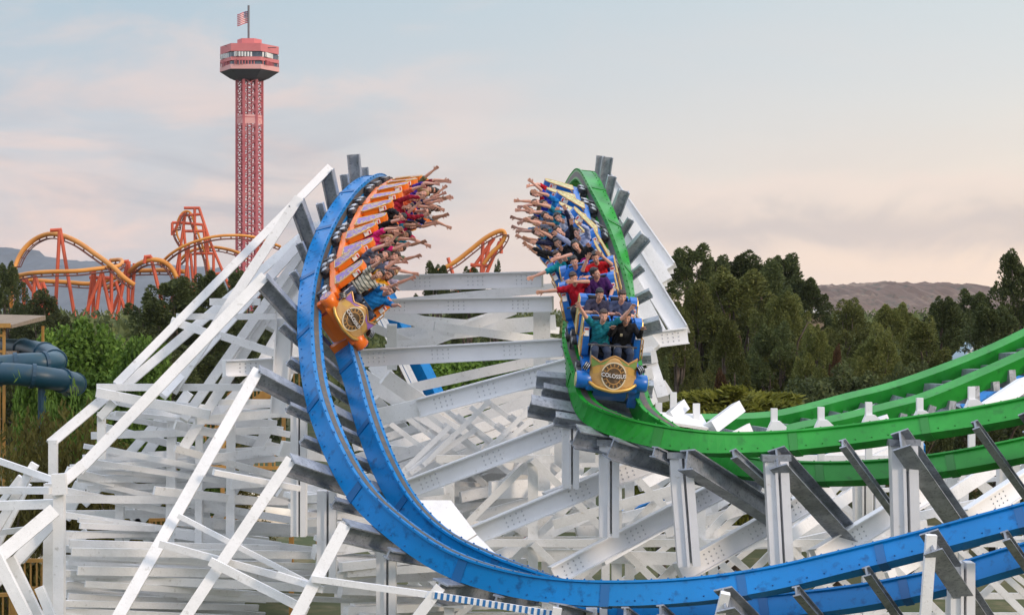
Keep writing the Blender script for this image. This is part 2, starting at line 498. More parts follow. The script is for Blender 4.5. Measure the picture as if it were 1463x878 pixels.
def tree(kind, m, px, top, d, wpx, name, label, seed=1, nleaf=9000, base=0.0, group=None, cat='tree'):
    nleaf = {'pine': 42000, 'spire': 32000, 'willow': 40000, 'dome': 32000, 'broad': 34000 if nleaf > 5000 else nleaf}.get(kind, nleaf)
    if kind in ('broad', 'pine'): top -= 7
    h = H - (top - CY) / F * d - base
    w = wpx / F * d
    loc = Vector(((px - CX) / F * d, d, base))
    me, tips = get_proto(kind, m, nleaf, seed)
    root = thing(name, label, cat, loc, group)
    tr = MB()
    rt = .022 * h if kind not in ('reed',) else .006 * h
    if kind == 'reed' or kind == 'shrub':
        for q in tips[:14]:
            limb(tr, V(q[0] * w * .5, q[1] * w * .5, -.2), V(q[0] * w, q[1] * w, q[2] * h), .012 * h * .5, .003 * h, .03)
    else:
        limb(tr, V(0, 0, -.3), V(0, 0, h * .72), rt, rt * .3, .03)
        for q in tips[:16]:
            limb(tr, V(0, 0, h * min(q[2] * .6, .6)), V(q[0] * w, q[1] * w, q[2] * h), rt * .4, rt * .08, .05)
    tr.build('trunk' if kind not in ('reed', 'shrub') else 'stem', M_BARK, root, smooth=True, fix=False)
    c = bpy.data.objects.new('crown' if kind not in ('reed', 'shrub') else 'foliage', me); COL.objects.link(c)
    c.parent = root; c.scale = (w, w, h); c.rotation_euler = (0, 0, (seed * 1.7 + px * .13) % 6.28)
    return root

GR = 'trees of the park woodland'
# right side, back row first
T = tree
T('pine', L_DARK, 985, 342, 112, 184, 'pine_tree', 'tall dark pine rising just right of the white rafters, highest tip of the right wood', 1, 14000, group=GR)
T('pine', L_DARK, 1063, 352, 118, 201, 'pine_tree', 'dark many-tipped pine behind the broad olive pine', 2, 14000, group=GR)
T('pine', L_DARK, 1118, 358, 120, 175, 'pine_tree', 'dark pine on the shoulder where the right wood drops to the brown hill', 3, 14000, group=GR)
T('pine', L_DARK, 1150, 388, 116, 140, 'pine_tree', 'lower dark pine closing the tall clump, beside the brown hill', 1, 12000, group=GR)
T('pine', L_DARK, 1022, 360, 114, 150, 'pine_tree', 'dark pine filling the dip between the two tallest tips of the right wood', 3, 14000, group=GR)
T('pine', L_PINE, 1000, 398, 96, 150, 'pine_tree', 'olive pine low between the white rafter ends and the broad olive pine', 8, 14000, group=GR)
T('pine', L_DARK, 1092, 368, 112, 150, 'pine_tree', 'dark pine right behind the top of the broad olive pine', 9, 14000, group=GR)
T('pine', L_PINE, 1118, 408, 94, 150, 'pine_tree', 'rounded olive pine on the lower right flank of the tall clump', 10, 14000, group=GR)
T('pine', L_PINE, 1052, 378, 98, 262, 'pine_tree', 'broad olive-green pine in the middle of the tall clump', 4, 18000, group=GR)
T('spire', L_PINE, 970, 408, 84, 120, 'pine_tree', 'narrow olive pine close behind the white rafter ends', 5, 12000, group=GR)
T('spire', L_PINE, 1040, 440, 78, 136, 'pine_tree', 'pointed olive pine low in front of the tall clump', 6, 12000, group=GR)
T('spire', L_DARK, 948, 496, 72, 74, 'pine_tree', 'small leafy dark tree directly beside the green train', 7, 9000, group=GR)
T('pine', L_DARK, 1105, 455, 92, 158, 'pine_tree', 'shadowy pine filling the gap left of the small white roof', 2, 11000, group=GR)
T('pine', L_PINE, 1166, 462, 88, 122, 'pine_tree', 'low pine standing in front of the small white-roofed building', 4, 11000, group=GR)
T('pine', L_PINE, 1213, 424, 105, 149, 'pine_tree', 'rounded pine below the left end of the brown hill', 8, 11000, group=GR)
T('pine', L_PINE, 1275, 432, 112, 166, 'pine_tree', 'lighter olive pine under the middle of the brown hill', 4, 11000, group=GR)
T('pine', L_DARK, 1345, 420, 100, 158, 'pine_tree', 'dark pine under the right end of the brown hill', 3, 12000, group=GR)
T('pine', L_DARK, 1392, 408, 104, 140, 'pine_tree', 'dark pine next to the bare thin tree on the skyline', 1, 12000, group=GR)
T('pine', L_DARK, 1455, 352, 92, 147, 'pine_tree', 'tall feathery pine cut by the right edge against the sky', 9, 14000, group=GR)
T('spire', L_PINE, 1320, 438, 88, 192, 'pine_tree', 'wide olive pine in front of the others above the green track', 10, 15000, group=GR)
T('pine', L_DARK, 1420, 425, 84, 192, 'pine_tree', 'wide dark pine above the upper green rail by the right edge', 2, 13000, group=GR)
T('pine', L_PINE, 1255, 462, 82, 140, 'pine_tree', 'medium pine between the white roof and the wide olive pine', 6, 11000, group=GR)
T('dome', L_DARK, 1195, 498, 74, 204, 'stone_pine', 'dark umbrella-shaped stone pine above the green return track', 11, 22000, group=GR)
T('dome', L_DARK, 1300, 500, 76, 121, 'stone_pine', 'smaller dark stone pine right of the big umbrella-shaped one', 12, 13000, group=GR)
T('willow', L_WILLOW, 1050, 543, 62, 290, 'willow_tree', 'yellow-green drooping willow behind the green track bend', 13, 22000, group=GR)
T('spire', L_RUST, 1030, 515, 72, 77, 'dry_tree', 'rust-brown dry tree above the willow', 14, 7000, group=GR)
T('spire', L_RUST, 1196, 475, 86, 54, 'dry_tree', 'little brownish dry tree left of the umbrella pine top', 15, 5000, group=GR)
T('broad', L_OLIVE, 1408, 400, 130, 31, 'bare_tree', 'thin sparse tree standing out on the skyline left of the tall right-hand pine', 16, 1400, group=GR)
# left side
T('broad', L_BROAD, 118, 420, 74, 180, 'broadleaf_tree', 'big bright green leafy tree between the orange coaster and the blue slide', 17, 26000, group=GR)
T('broad', L_BROAD, 200, 436, 70, 132, 'broadleaf_tree', 'bright green leafy tree leaning towards the white rafters', 18, 18000, group=GR)
T('broad', L_BROAD, 62, 440, 72, 96, 'broadleaf_tree', 'green leafy tree above the yellow-roofed pavilion', 19, 14000, group=GR)
T('broad', L_BROAD, 165, 500, 70, 132, 'broadleaf_tree', 'lower leafy tree right of the blue slide', 20, 16000, group=GR)
T('broad', L_BROAD, 255, 560, 62, 144, 'broadleaf_tree', 'leafy tree seen through the upper gaps of the white framework', 17, 14000, group=GR)
T('pine', L_DARK, 245, 392, 110, 210, 'pine_tree', 'dark pine mass below the orange coaster tower', 3, 15000, group=GR)
T('pine', L_DARK, 300, 382, 112, 175, 'pine_tree', 'dark pine next to the foot of the red tower', 1, 14000, group=GR)
T('pine', L_DARK, 350, 376, 120, 158, 'pine_tree', 'dark pine peeping above the white top rafter', 2, 12000, group=GR)
T('spire', L_DARK, 333, 366, 150, 42, 'cypress_tree', 'slim pointed cypress just left of the red tower foot', 7, 5000, group=GR)
T('pine', L_DARK, 12, 372, 130, 105, 'pine_tree', 'dark pine at the left edge behind the yellow loop', 4, 10000, group=GR)
T('pine', L_DARK, 60, 412, 128, 140, 'pine_tree', 'dark pine under the yellow loop', 8, 10000, group=GR)
T('reed', L_OLIVE, 25, 575, 55, 150, 'scrub_clump', 'olive scrub clump below the blue slide at the left edge', 21, 14000, group='scrub below the slide', cat='shrub')
T('reed', L_OLIVE, 105, 560, 57, 156, 'scrub_clump', 'taller olive scrub clump in front of the slide bend', 22, 13000, group='scrub below the slide', cat='shrub')
T('reed', L_BROAD, 62, 525, 60, 117, 'scrub_clump', 'thin green saplings standing up in front of the blue slide', 23, 3500, group='scrub below the slide', cat='shrub')
T('shrub', L_OLIVE, 175, 610, 60, 180, 'scrub_clump', 'yellowish bush behind the left corner of the white framework', 24, 13000, group='scrub below the slide', cat='shrub')
T('shrub', L_OLIVE, 300, 590, 64, 216, 'scrub_clump', 'yellowish bush seen through the framework beside the yellow stairs', 25, 13000, group='scrub below the slide', cat='shrub')
# centre, between the trains
T('pine', L_DARK, 625, 368, 110, 105, 'pine_tree', 'dark pine between the trains just right of the raised hands', 1, 10000, group=GR)
T('spire', L_DARK, 711, 358, 105, 54, 'cypress_tree', 'pointed cypress in front of the small orange track, left of the green train', 7, 6000, group=GR)
T('pine', L_DARK, 670, 378, 115, 122, 'pine_tree', 'low dark pine at the foot of the small orange track', 3, 8000, group=GR)
T('broad', L_BROAD, 650, 470, 90, 156, 'broadleaf_tree', 'green tree glimpsed between the white girders left of centre', 18, 12000, group=GR)
T('broad', L_BROAD, 745, 455, 92, 144, 'broadleaf_tree', 'green tree glimpsed between the white girders beside the green train', 20, 12000, group=GR)
T('pine', L_DARK, 590, 460, 95, 210, 'pine_tree', 'dark pine glimpsed behind the white girders next to the orange train', 2, 9000, group=GR)
# distant wood filling the plain
r_ = np.random.default_rng(5)
N = 150000
yy = r_.uniform(135, 420, N); xx = r_.uniform(-1, 1, N) * (yy * .36)
hh = 7.5 + 1.6 * np.sin(xx * .11 + yy * .07) + 1.8 * np.sin(xx * .31 - yy * .2)
zz = hh * r_.uniform(.25, 1, N) ** .5
rng = np.random.default_rng(31)
wood = bpy.data.objects.new('distant_wood', leaves_mesh('distant_wood', np.stack([xx, yy, zz], 1), rng.normal(0, .6, (N, 3)) + np.array([0, 0, .8]), .95, .42, L_DARK))
COL.objects.link(wood); tag(wood, 'distant dark wood filling the plain behind the park rides', 'wood', kind='stuff')
# ------------------------------------------------------------------ red observation tower
M_RED = mat('tower red paint', (.52, .12, .135), .6, noise=[(.3, (.42, .085, .10), .4, .7), (.05, (.58, .20, .20), .5, .7)])
M_PINK = mat('tower pink cladding', (.62, .19, .19), .6, noise=(.2, (.56, .16, .165), .4, .7))
M_PALE = mat('tower pale panel', (.70, .36, .34), .6)
M_GLASS = mat('dark window glass', (.05, .07, .10), .15, noise=(.5, (.12, .15, .18), .45, .6))
M_WHITEP = mat('white paint', (.78, .78, .76), .6)
M_UNDER = mat('dark underside', (.055, .055, .07), .8)
TD = 600.0
t0 = P(356.5, 439, TD); t0.z = 0
tower = thing('observation_tower', 'tall red lattice observation tower with a pink hexagonal cabin on top', 'tower', t0)
k = TD / F
def hexring(r, rot=0.0, n=6):
    return [V(r * math.cos(math.pi * 2 * i / n + rot), r * math.sin(math.pi * 2 * i / n + rot), 0) for i in range(n)]
def tz(py): return H - (py - CY) * k
ROT = math.radians(0) + .0
def drum(name, r0, y0, r1, y1, m, parent=tower, rot=ROT, n=6):
    mb = MB()
    a = [p + V(0, 0, tz(y0)) for p in hexring(r0, rot, n)]; b = [p + V(0, 0, tz(y1)) for p in hexring(r1, rot, n)]
    mb.add(a + b, [tuple(range(n)), tuple(range(2*n - 1, n - 1, -1))] + [(i, (i+1) % n, n + (i+1) % n, n + i) for i in range(n)])
    return mb.build(name, m, parent)
R1 = 42.5 * k
ROT = math.radians(12)
cabin = drum('cabin_body', R1 * .985, 67, R1 * .985, 78, M_PINK)
drum('roof_drum', 17.5 * k, 68, 17.5 * k, 57, M_PINK)
drum('upper_roof', 21 * k, 70, 29 * k, 72, M_PINK); drum('roof_terrace', 29 * k, 77, 29 * k, 71.9, M_PINK)
drum('window_band', R1 * .955, 85.6, R1 * .955, 79, M_GLASS)
drum('lower_window_band', R1 * .93, 98, R1 * .93, 88, M_GLASS)
drum('parapet', R1, 96 + 7, R1, 96.5, M_PALE)
drum('mid_parapet', R1 * .99, 91, R1 * .99, 86, M_PINK)
drum('underside', 27 * k, 113, R1, 103.1, M_UNDER)
drum('underside_core', 22 * k, 115, 26 * k, 113.1, M_UNDER)
hv = hexring(R1 * .965, ROT)
mull = MB()
for i in range(6):
    a, b = hv[i], hv[(i + 1) % 6]
    for j in range(11):
        p = a.lerp(b, j / 10)
        mull.beam(p + V(0, 0, tz(85.6)), p + V(0, 0, tz(79)), .55, .3, V(p.x, p.y, 0))
mull.build('window_mullions', M_WHITEP, tower)
m2 = MB()
for i in range(6):
    a, b = hv[i], hv[(i + 1) % 6]
    for j in range(11):
        p = a.lerp(b, j / 10)
        m2.beam(p + V(0, 0, tz(97)), p + V(0, 0, tz(90)), .35, .3, V(p.x, p.y, 0))
m2.build('gallery_posts', M_RED, tower)
pole = MB(); pole.tube([V(-.3, 0, tz(57)), V(-.3, 0, tz(8))], .38, 6); pole.build('flag_pole', mat('pole grey', (.12, .12, .14), .5), tower)
an = MB()
an.tube([V(6.2, -5, tz(71.5)), V(9.5, -5, tz(71.2))], .12, 4)
an.tube([V(-5.5, -5, tz(70)), V(-7.5, -5, tz(68.5))], .10, 4)
an.build('antenna', M_DARK, tower)
# lattice shaft
SR = 18.2 * k
sv = hexring(SR, ROT + math.radians(0))
shaft_top, shaft_bot = tz(114), 0.0
for i in range(6):
    c = MB(); c.beam(sv[i] + V(0, 0, shaft_bot), sv[i] + V(0, 0, shaft_top), .75, .75); c.build('shaft_leg', M_RED, tower)
nlev = 34
hs_ = (shaft_top - shaft_bot) / nlev
for i in range(6):
    c = MB()
    a, b = sv[i], sv[(i + 1) % 6]
    for j in range(nlev):
        z0, z1 = shaft_bot + j * hs_, shaft_bot + (j + 1) * hs_
        c.beam(a + V(0, 0, z0), b + V(0, 0, z1), .27, .2); c.beam(b + V(0, 0, z0), a + V(0, 0, z1), .25, .19)
        c.beam(a + V(0, 0, z1), b + V(0, 0, z1), .3, .3)
    c.build('lattice_bracing', M_RED, tower)
c = MB()
for q in hexring(SR * .42, ROT + .3, 4): c.beam(q, q + V(0, 0, shaft_top), .5, .5)
c.build('lift_guides', M_RED, tower)
c = MB(); c.beam(V(-2.3, 0, 0), V(-2.3, 0, shaft_top), .9, .9); c.beam(V(2.3, -.6, 0), V(2.3, -.6, shaft_top), .8, .9); c.build('lift_shaft', mat('lift shaft maroon', (.26, .03, .05), .6), tower)
for i in (3, 4, 5):
    a, b = sv[i] * 1.03, sv[(i + 1) % 6] * 1.03
    c = MB(); c.add([a + V(0, 0, tz(178)), b + V(0, 0, tz(178)), b + V(0, 0, tz(165)), a + V(0, 0, tz(165)), a * .97 + V(0, 0, tz(178)), b * .97 + V(0, 0, tz(178)), b * .97 + V(0, 0, tz(165)), a * .97 + V(0, 0, tz(165))],
                    [(0, 1, 2, 3), (4, 7, 6, 5), (0, 4, 5, 1), (1, 5, 6, 2), (2, 6, 7, 3), (3, 7, 4, 0)])
    c.build('shaft_panel', M_PALE, tower)
# flag
fp = P(351, 0, TD) - t0
fl = thing('flag', 'striped red and white flag with a blue canton flying from the tower pole', 'flag', t0 + V(-.3, 0, tz(33)))
def flag_part(name, u0, u1, v0, v1, m, off=0.0, n=8):
    mb = MB(); vs, fs = [], []
    W_, H_ = 16.5 * k, 17 * k
    for s_ in (0, 1):
        for j in range(2):
            for i in range(n + 1):
                u = u0 + (u1 - u0) * i / n; v = v0 + (v1 - v0) * j
                x = -u * W_; vs.append((x, .5 * math.sin(u * 7) + (off + .02) * (1 if s_ else -1), v * H_ - u * 1.0 + .22 * math.sin(u * 6)))
    m_ = n + 1
    for i in range(n):
        fs.append((i, i + 1, m_ + i + 1, m_ + i)); fs.append((2*m_ + i, 3*m_ + i, 3*m_ + i + 1, 2*m_ + i + 1))
    mb.add(vs, fs); return mb.build(name, m, fl, fix=False)
fr, fw = mat('flag red', (.55, .05, .07), .8), mat('flag white', (.75, .72, .72), .8)
for i in range(13):
    flag_part('stripe', 0, 1, i / 13, (i + 1) / 13, fr if i % 2 == 0 else fw)
flag_part('canton', 0, .42, .46, 1.0, mat('flag blue', (.05, .07, .18), .8), .03)
st = MB()
for j in range(4):
    for i in range(5):
        u, v = .04 + i * .085, .54 + j * .12
        st.ball((-u * 16.5 * k, .5 * math.sin(u * 7) - .08, v * 17 * k - u), .11, 5, 4)
st.build('stars', fw, fl)

# ------------------------------------------------------------------ orange and yellow coaster far left
M_ORY = mat('coaster yellow steel', (.66, .27, .035), .5, noise=(.3, (.55, .20, .03), .4, .7))
M_ORG = mat('coaster orange steel', (.62, .10, .035), .55, noise=(.3, (.52, .085, .035), .4, .7))
M_BRN = mat('brown running rail', (.16, .05, .03), .6)
OD = 330.0
def oc_thing(label): return thing('roller_coaster', label, 'roller coaster', P(130, 439, OD).xy.to_3d(), 'orange and yellow flying coaster')
def smooth(pts, n=10):
    pts = [Vector(p) for p in pts]
    out = []
    for i in range(len(pts) - 1):
        p0, p1, p2, p3 = pts[max(i-1, 0)], pts[i], pts[i+1], pts[min(i+2, len(pts)-1)]
        for j in range(n):
            t = j / n
            out.append(.5 * ((2*p1) + (p2-p0)*t + (2*p0-5*p1+4*p2-p3)*t*t + (3*p1-p0-3*p2+p3)*t**3))
    out.append(pts[-1]); return out
def oc_track(root, pts, r=.42, rails=True, off=V(0, 0, -1)):
    w = [P(x, y, OD + (q[0] if q else 0)) - Vector(root.location) for x, y, *q in pts]
    c = smooth(w, 8)
    mb = MB(); mb.tube(c, r, 8); t = mb.build('track_spine', M_ORY, root, smooth=True, fix=False)
    if rails:
        rm = MB()
        ups = []
        for i, p in enumerate(c):
            tt = (c[min(i+1, len(c)-1)] - c[max(i-1, 0)]).normalized()
            nn = tt.cross(V(0, 1, 0)).normalized()
            if nn.dot(off) < 0: nn = -nn
            ups.append(nn)
        for s_ in (-.7, .7):
            rm.tube([p + u * (r + .38) + V(0, s_, 0) for p, u in zip(c, ups)], .11, 5)
        for p, u in list(zip(c, ups))[::4]:
            rm.tube([p + u * r * .8, p + u * (r + .38) + V(0, -.7, 0)], .09, 4); rm.tube([p + u * r * .8, p + u * (r + .38) + V(0, .7, 0)], .09, 4)
        rm.build('running_rail', M_BRN, t)
def oc_support(root, pts, r=.5, name='support_column'):
    pts = [tuple(p) for p in pts]
    if pts[-1][1] >= 385 and abs(pts[-1][0] - pts[-2][0]) < abs(pts[-1][1] - pts[-2][1]) * 1.2:
        (xa, ya, *qa), (xb, yb, *qb) = pts[-2], pts[-1]; k_ = 55 / (yb - ya); pts[-1] = (xb + (xb - xa) * k_, yb + 55, *qb)
    w = [P(x, y, OD + (q[0] if q else 0)) - Vector(root.location) for x, y, *q in pts]
    mb = MB(); mb.tube(w, r, 7); return mb.build(name, M_ORG, root, smooth=False, fix=False)
o1 = oc_thing('orange and yellow coaster with one big arch and tangled legs at far left')
oc_track(o1, [(15, 446), (17, 410), (22, 380, 4), (35, 355, 6), (55, 339, 6), (78, 334, 4), (108, 344, 0), (135, 362, -4), (160, 380, -8), (178, 397, -10), (192, 407, -10)], .46)
oc_track(o1, [(24, 394, -6), (45, 390, -9), (75, 388, -10), (110, 387, -10), (145, 383, -8), (165, 381, -6), (174, 376, -3), (172, 371, 0), (158, 372, 3)], .38)
oc_track(o1, [(24, 394, -6), (35, 398, 8), (60, 401, 9), (95, 403, 9), (130, 405, 8), (160, 398, 6), (185, 388, 5), (215, 386, 4), (240, 386, 2), (265, 388, 0)], .42)
oc_track(o1, [(150, 412, 5), (165, 405, 3), (185, 388, 0), (200, 376, -2), (218, 371, -3), (234, 374, -3), (246, 384, -3), (252, 396, -3)], .45)
for pts in ([(85, 328), (81, 405)], [(86, 328), (102, 425)], [(72, 329), (88, 328)],
            [(34, 397, -8), (34, 450, -8)], [(36, 398, -8), (56, 430, -8)], [(50, 393, -9), (47, 436, -9)], [(50, 395, -9), (62, 428, -9)], [(61, 403, 5), (68, 424, 5)], [(60, 403, 5), (54, 436, 5)],
            [(133, 388, -6), (126, 440, -6)], [(135, 385, -6), (133, 440, -6)], [(146, 389, -8), (126, 438, -8)], [(145, 388, -8), (138, 442, -8)], [(146, 390, -8), (157, 442, -8)], [(159, 384, -6), (159, 436, -6)],
            [(165, 402, 0), (176, 436, 0)], [(182, 374, 0), (170, 436, 0)], [(184, 373, 0), (183, 442, 0)], [(176, 374, 0), (184, 373, 0)], [(180, 392, 3), (163, 438, 3)], [(155, 372, 0), (159, 384, 0)], [(128, 396, -4), (160, 397, -4)],
            [(206, 367, -3), (216, 366, -3)], [(208, 367, -3), (206, 376, -3)], [(215, 366, -3), (221, 390, -3)], [(192, 376), (188, 440)]):
    oc_support(o1, pts, .34)
o2 = oc_thing('orange coaster tower with a narrow vertical loop left of the red tower')
oc_track(o2, [(228, 378), (245, 362, -2), (268, 349, -3), (300, 339, -3), (330, 336, -2), (360, 338), (385, 346, 4), (400, 352, 8)], .27)
oc_track(o2, [(255, 374, 6), (272, 359, 5), (300, 353, 4), (325, 356, 3), (345, 363, 2), (352, 370, 2)], .29)
oc_track(o2, [(262, 352), (253, 335), (254, 316), (262, 303), (272, 304), (279, 322), (287, 345), (296, 370), (300, 392)], .2)
for pts in ([(263, 297), (285, 297)], [(284, 296), (300, 345), (317, 385)], [(278, 297), (279, 392)], [(265, 303), (258, 352), (252, 388)], [(262, 322), (268, 385)], [(290, 320), (298, 392)], [(295, 330), (297, 360)],
            [(246, 318), (262, 318)], [(246, 318), (246, 336)], [(246, 336), (262, 304)], [(258, 318), (290, 321)], [(262, 330), (296, 330)], [(257, 308), (286, 306)],
            [(257, 358), (256, 392)], [(270, 348), (266, 388)], [(272, 362), (275, 392)], [(280, 362), (305, 362)], [(305, 362), (305, 395)], [(300, 392), (318, 390)], [(368, 340, 4), (369, 395, 4)], [(372, 342, 4), (374, 370, 4)]):
    oc_support(o2, pts, .27)
o3 = oc_thing('small orange and yellow coaster bend seen between the two trains')
oc_track(o3, [(625, 388), (650, 374), (672, 357), (692, 341), (708, 332), (718, 330), (721, 337), (714, 350), (702, 362), (690, 378)], .42)
for pts in ([(706, 340), (672, 388)], [(700, 345), (690, 388)], [(690, 345), (688, 385)], [(714, 345), (696, 388)], [(672, 378), (700, 380)], [(640, 368), (646, 388)], [(716, 340), (716, 362)]):
    oc_support(o3, pts, .34)

# ------------------------------------------------------------------ blue tube slide and pavilion at far left
M_SLIDE = mat('weathered blue fibreglass', (.008, .05, .085), .4, noise=[(.5, (.012, .07, .10), .4, .65), (2.5, (.03, .06, .065), .55, .75)], bump=.05)
M_SLIDE2 = mat('slide joint flange', (.01, .05, .09), .5)
SD = 63.0
sl_ = thing('water_slide', 'dark blue enclosed tube water slide looping out from behind the pavilion', 'water slide', P(60, 500, SD) * 1.0)
L0 = Vector(sl_.location)
def tube_slide(pts, r):
    c = smooth([P(x, y, SD + q) - L0 for x, y, q in pts], 10)
    MB().tube(c, r, 18).build('slide_tube', M_SLIDE, sl_, smooth=True, fix=False)
    fm = []
    for i in range(12, len(c) - 2, 12):
        t = (c[i + 1] - c[i]).normalized()
        MB().tube([c[i] - t * .06, c[i] + t * .06], r + .05, 18).build('joint_flange', M_SLIDE2, sl_)
R_ = 15.5 * SD / F
tube_slide([(-70, 498, 8), (-20, 497, 7), (22, 498, 5.5), (48, 501, 3.5), (72, 508, 1.2), (78, 517, -.6), (62, 519, -1.4), (30, 520, -1.6), (-10, 524, -1.8), (-60, 527, -1.6)], R_)
tube_slide([(-70, 540, -2.2), (-10, 534, -2.4), (30, 535, -2.4), (70, 540, -2.0), (98, 545, -1.0), (107, 549, 1.0), (100, 553, 3.5)], R_)
for x, d in ((-10, -2), (60, -2)):
    MB().tube([P(x, 545, SD + d) - L0, V((P(x, 545, SD + d) - L0).x, (P(x, 545, SD + d) - L0).y, -L0.z)], .14, 8).build('support_post', M_SLIDE2, sl_)
M_YEL = mat('amber stained wood', (.46, .25, .06), .6, noise=(3, (.36, .18, .04), .4, .7), objrand=.2)
M_TAN = mat('tan shingle', (.26, .20, .14), .9, noise=(4, (.18, .14, .10), .4, .7))
M_CREAM = mat('cream canopy fabric', (.74, .66, .52), .8, noise=(.6, (.66, .57, .43), .4, .7), bump=.15, bscale=2)
pv = thing('pavilion', 'yellow timber pavilion with a flat tan roof at the left edge above the slide', 'pavilion', V(P(10, 480, 67).x, 67, 0))
Lp = Vector(pv.location)
def zz_(y, d): return H - (y - CY) / F * d
x0, x1 = (P(-60, 0, 67) - Lp).x, (P(33, 0, 67) - Lp).x
rf = MB()
rf.add([V(x0, -2, zz_(462, 67)), V(x1 + .15, -2, zz_(463, 67)), V(x1 - .2, 4, zz_(455, 67) + .1), V(x0, 4, zz_(453, 67) + .1), V(x0, -2, zz_(462, 67) - .12), V(x1 + .15, -2, zz_(463, 67) - .12), V(x1 - .2, 4, zz_(458, 67)), V(x0, 4, zz_(458, 67))],
       [(0, 1, 2, 3), (7, 6, 5, 4), (0, 4, 5, 1), (1, 5, 6, 2), (2, 6, 7, 3), (3, 7, 4, 0)])
rf.build('roof', M_TAN, pv)
MB().box((x0 + x1) / 2, -2.06, zz_(464, 67), x1 - x0 + .2, .1, .16).build('fascia', M_YEL, pv)
for x in (x1 - .2, x1 - 1.9):
    for y in (-1.8, 3.6): MB().box(x, y, zz_(463, 67) / 2, .09, .09, zz_(463, 67) - .2).build('post', M_YEL, pv)
rl = MB()
zt, zb = zz_(478, 67), zz_(500, 67)
rl.box((x0 + x1) / 2, -1.8, zt, x1 - x0 - .3, .08, .09); rl.box((x0 + x1) / 2, -1.8, zb, x1 - x0 - .3, .08, .09)
nb = int((x1 - x0) / .16)
for i in range(nb): rl.box(x0 + .1 + i * .16, -1.8, (zt + zb) / 2, .05, .05, zt - zb)
rl.build('railing', M_YEL, pv)
MB().box((x0 + x1) / 2, .9, zb - .12, x1 - x0 - .2, 5.4, .2).build('deck', M_TAN, pv)

# ------------------------------------------------------------------ station things seen through the framework
def railing(label, x0, y0, x1, y1, d, hpx, name='railing_fence', d2=None, step=.16):
    a, b = P(x0, y0, d), P(x1, y1, d2 or d)
    h = hpx / F * d
    root = thing(name, label, 'railing', a, 'amber timber railings of the station')
    B = b - a; n = max(int(B.length / step), 3)
    for z in (0, h): MB().beam(V(0, 0, -z), B + V(0, 0, -z), .10, .08).build('rail', M_YEL, root)
    bb = MB()
    for i in range(1, n): p = B * (i / n); bb.beam(p + V(0, -.01, -h), p, .045, .04)
    bb.build('balusters', M_YEL, root)
    for i in range(0, n + 1, 9): p = B * (i / n); MB().beam(p + V(0, .07, -h - (0 if i else 0) - 1.0), p + V(0, .07, .08), .12, .12).build('post', M_YEL, root)
def stairs(label, x0, y0, x1, y1, d):
    a, b = P(x0, y0, d), P(x1, y1, d)
    root = thing('staircase', label, 'stairs', a, 'amber timber staircases')
    B = b - a; n = max(int(abs(B.z) / .18), 4)
    for s_ in (0, 1.2):
        MB().beam(V(0, s_, 0), B + V(0, s_, 0), .3, .06).build('stringer', M_YEL, root)
        MB().beam(V(0, s_, 1.0), B + V(0, s_, 1.0), .09, .07).build('handrail', M_YEL, root)
        MB().beam(V(0, s_, .6), B + V(0, s_, .6), .07, .05).build('mid_rail', M_YEL, root)
    bl = MB()
    for i in range(2 * n):
        p = B * (i / (2 * n)); bl.beam(p + V(0, 0, .0), p + V(0, 0, 1.0), .04, .04)
    bl.build('balusters', M_YEL, root)
    for i in range(n): p = B * (i / n); MB().box(p.x, .6, p.z + .1, .3, 1.2, .05).build('tread', M_YEL, root)
stairs('amber timber stairs climbing right behind the upper left framework', 325, 606, 388, 556, 62)
stairs('amber timber stairs glimpsed lower down behind the framework gaps', 280, 655, 350, 610, 60)
railing('amber railing crossing behind the middle of the left framework', 250, 640, 400, 642, 58, 26)
railing('amber railing low behind the middle left framework', 215, 742, 345, 738, 56, 26)
railing('amber railing beside the cream canopy at the bottom left', 18, 800, 70, 800, 50, 40)
railing('amber railing at the very bottom left corner', -15, 850, 62, 846, 48, 44)
railing('amber railing just left of the blue rail behind the ties', 405, 528, 450, 530, 60, 60)
def canopy(label, x0, y0, x1, y1, d, rise, dep):
    a = P(x0, y1, d); b = P(x1, y1, d); root = thing('canopy', label, 'canopy', V(a.x, d, 0), 'cream canopies of the station')
    w = b.x - a.x; z0 = a.z; z1 = P(0, y0, d + dep).z
    n = 24; vs, fs = [], []
    for j in range(5):
        for i in range(n + 1):
            t = j / 4
            vs.append((w * i / n, dep * t, z0 + (z1 - z0) * t + .10 * math.sin(i * 1.9)))
    for j in range(4):
        for i in range(n): fs.append((j*(n+1) + i, j*(n+1) + i + 1, (j+1)*(n+1) + i + 1, (j+1)*(n+1) + i))
    o = MB().add(vs, fs).build('roof_sheet', M_CREAM, root, smooth=True, fix=False)
    md = o.modifiers.new('thick', 'SOLIDIFY'); md.thickness = .06
    for x in (0.1, w - .1):
        for y, z in ((.1, z0 - .15), (dep - .1, z1 - .15)): MB().box(x, y, z / 2, .16, .16, z).build('post', M_YEL, root)
canopy('cream ribbed canopy roof behind the middle of the left framework', 95, 690, 420, 745, 64, 1, 9)
canopy('cream ribbed canopy roof behind the beams at the bottom left', -30, 755, 66, 800, 54, 1, 6)
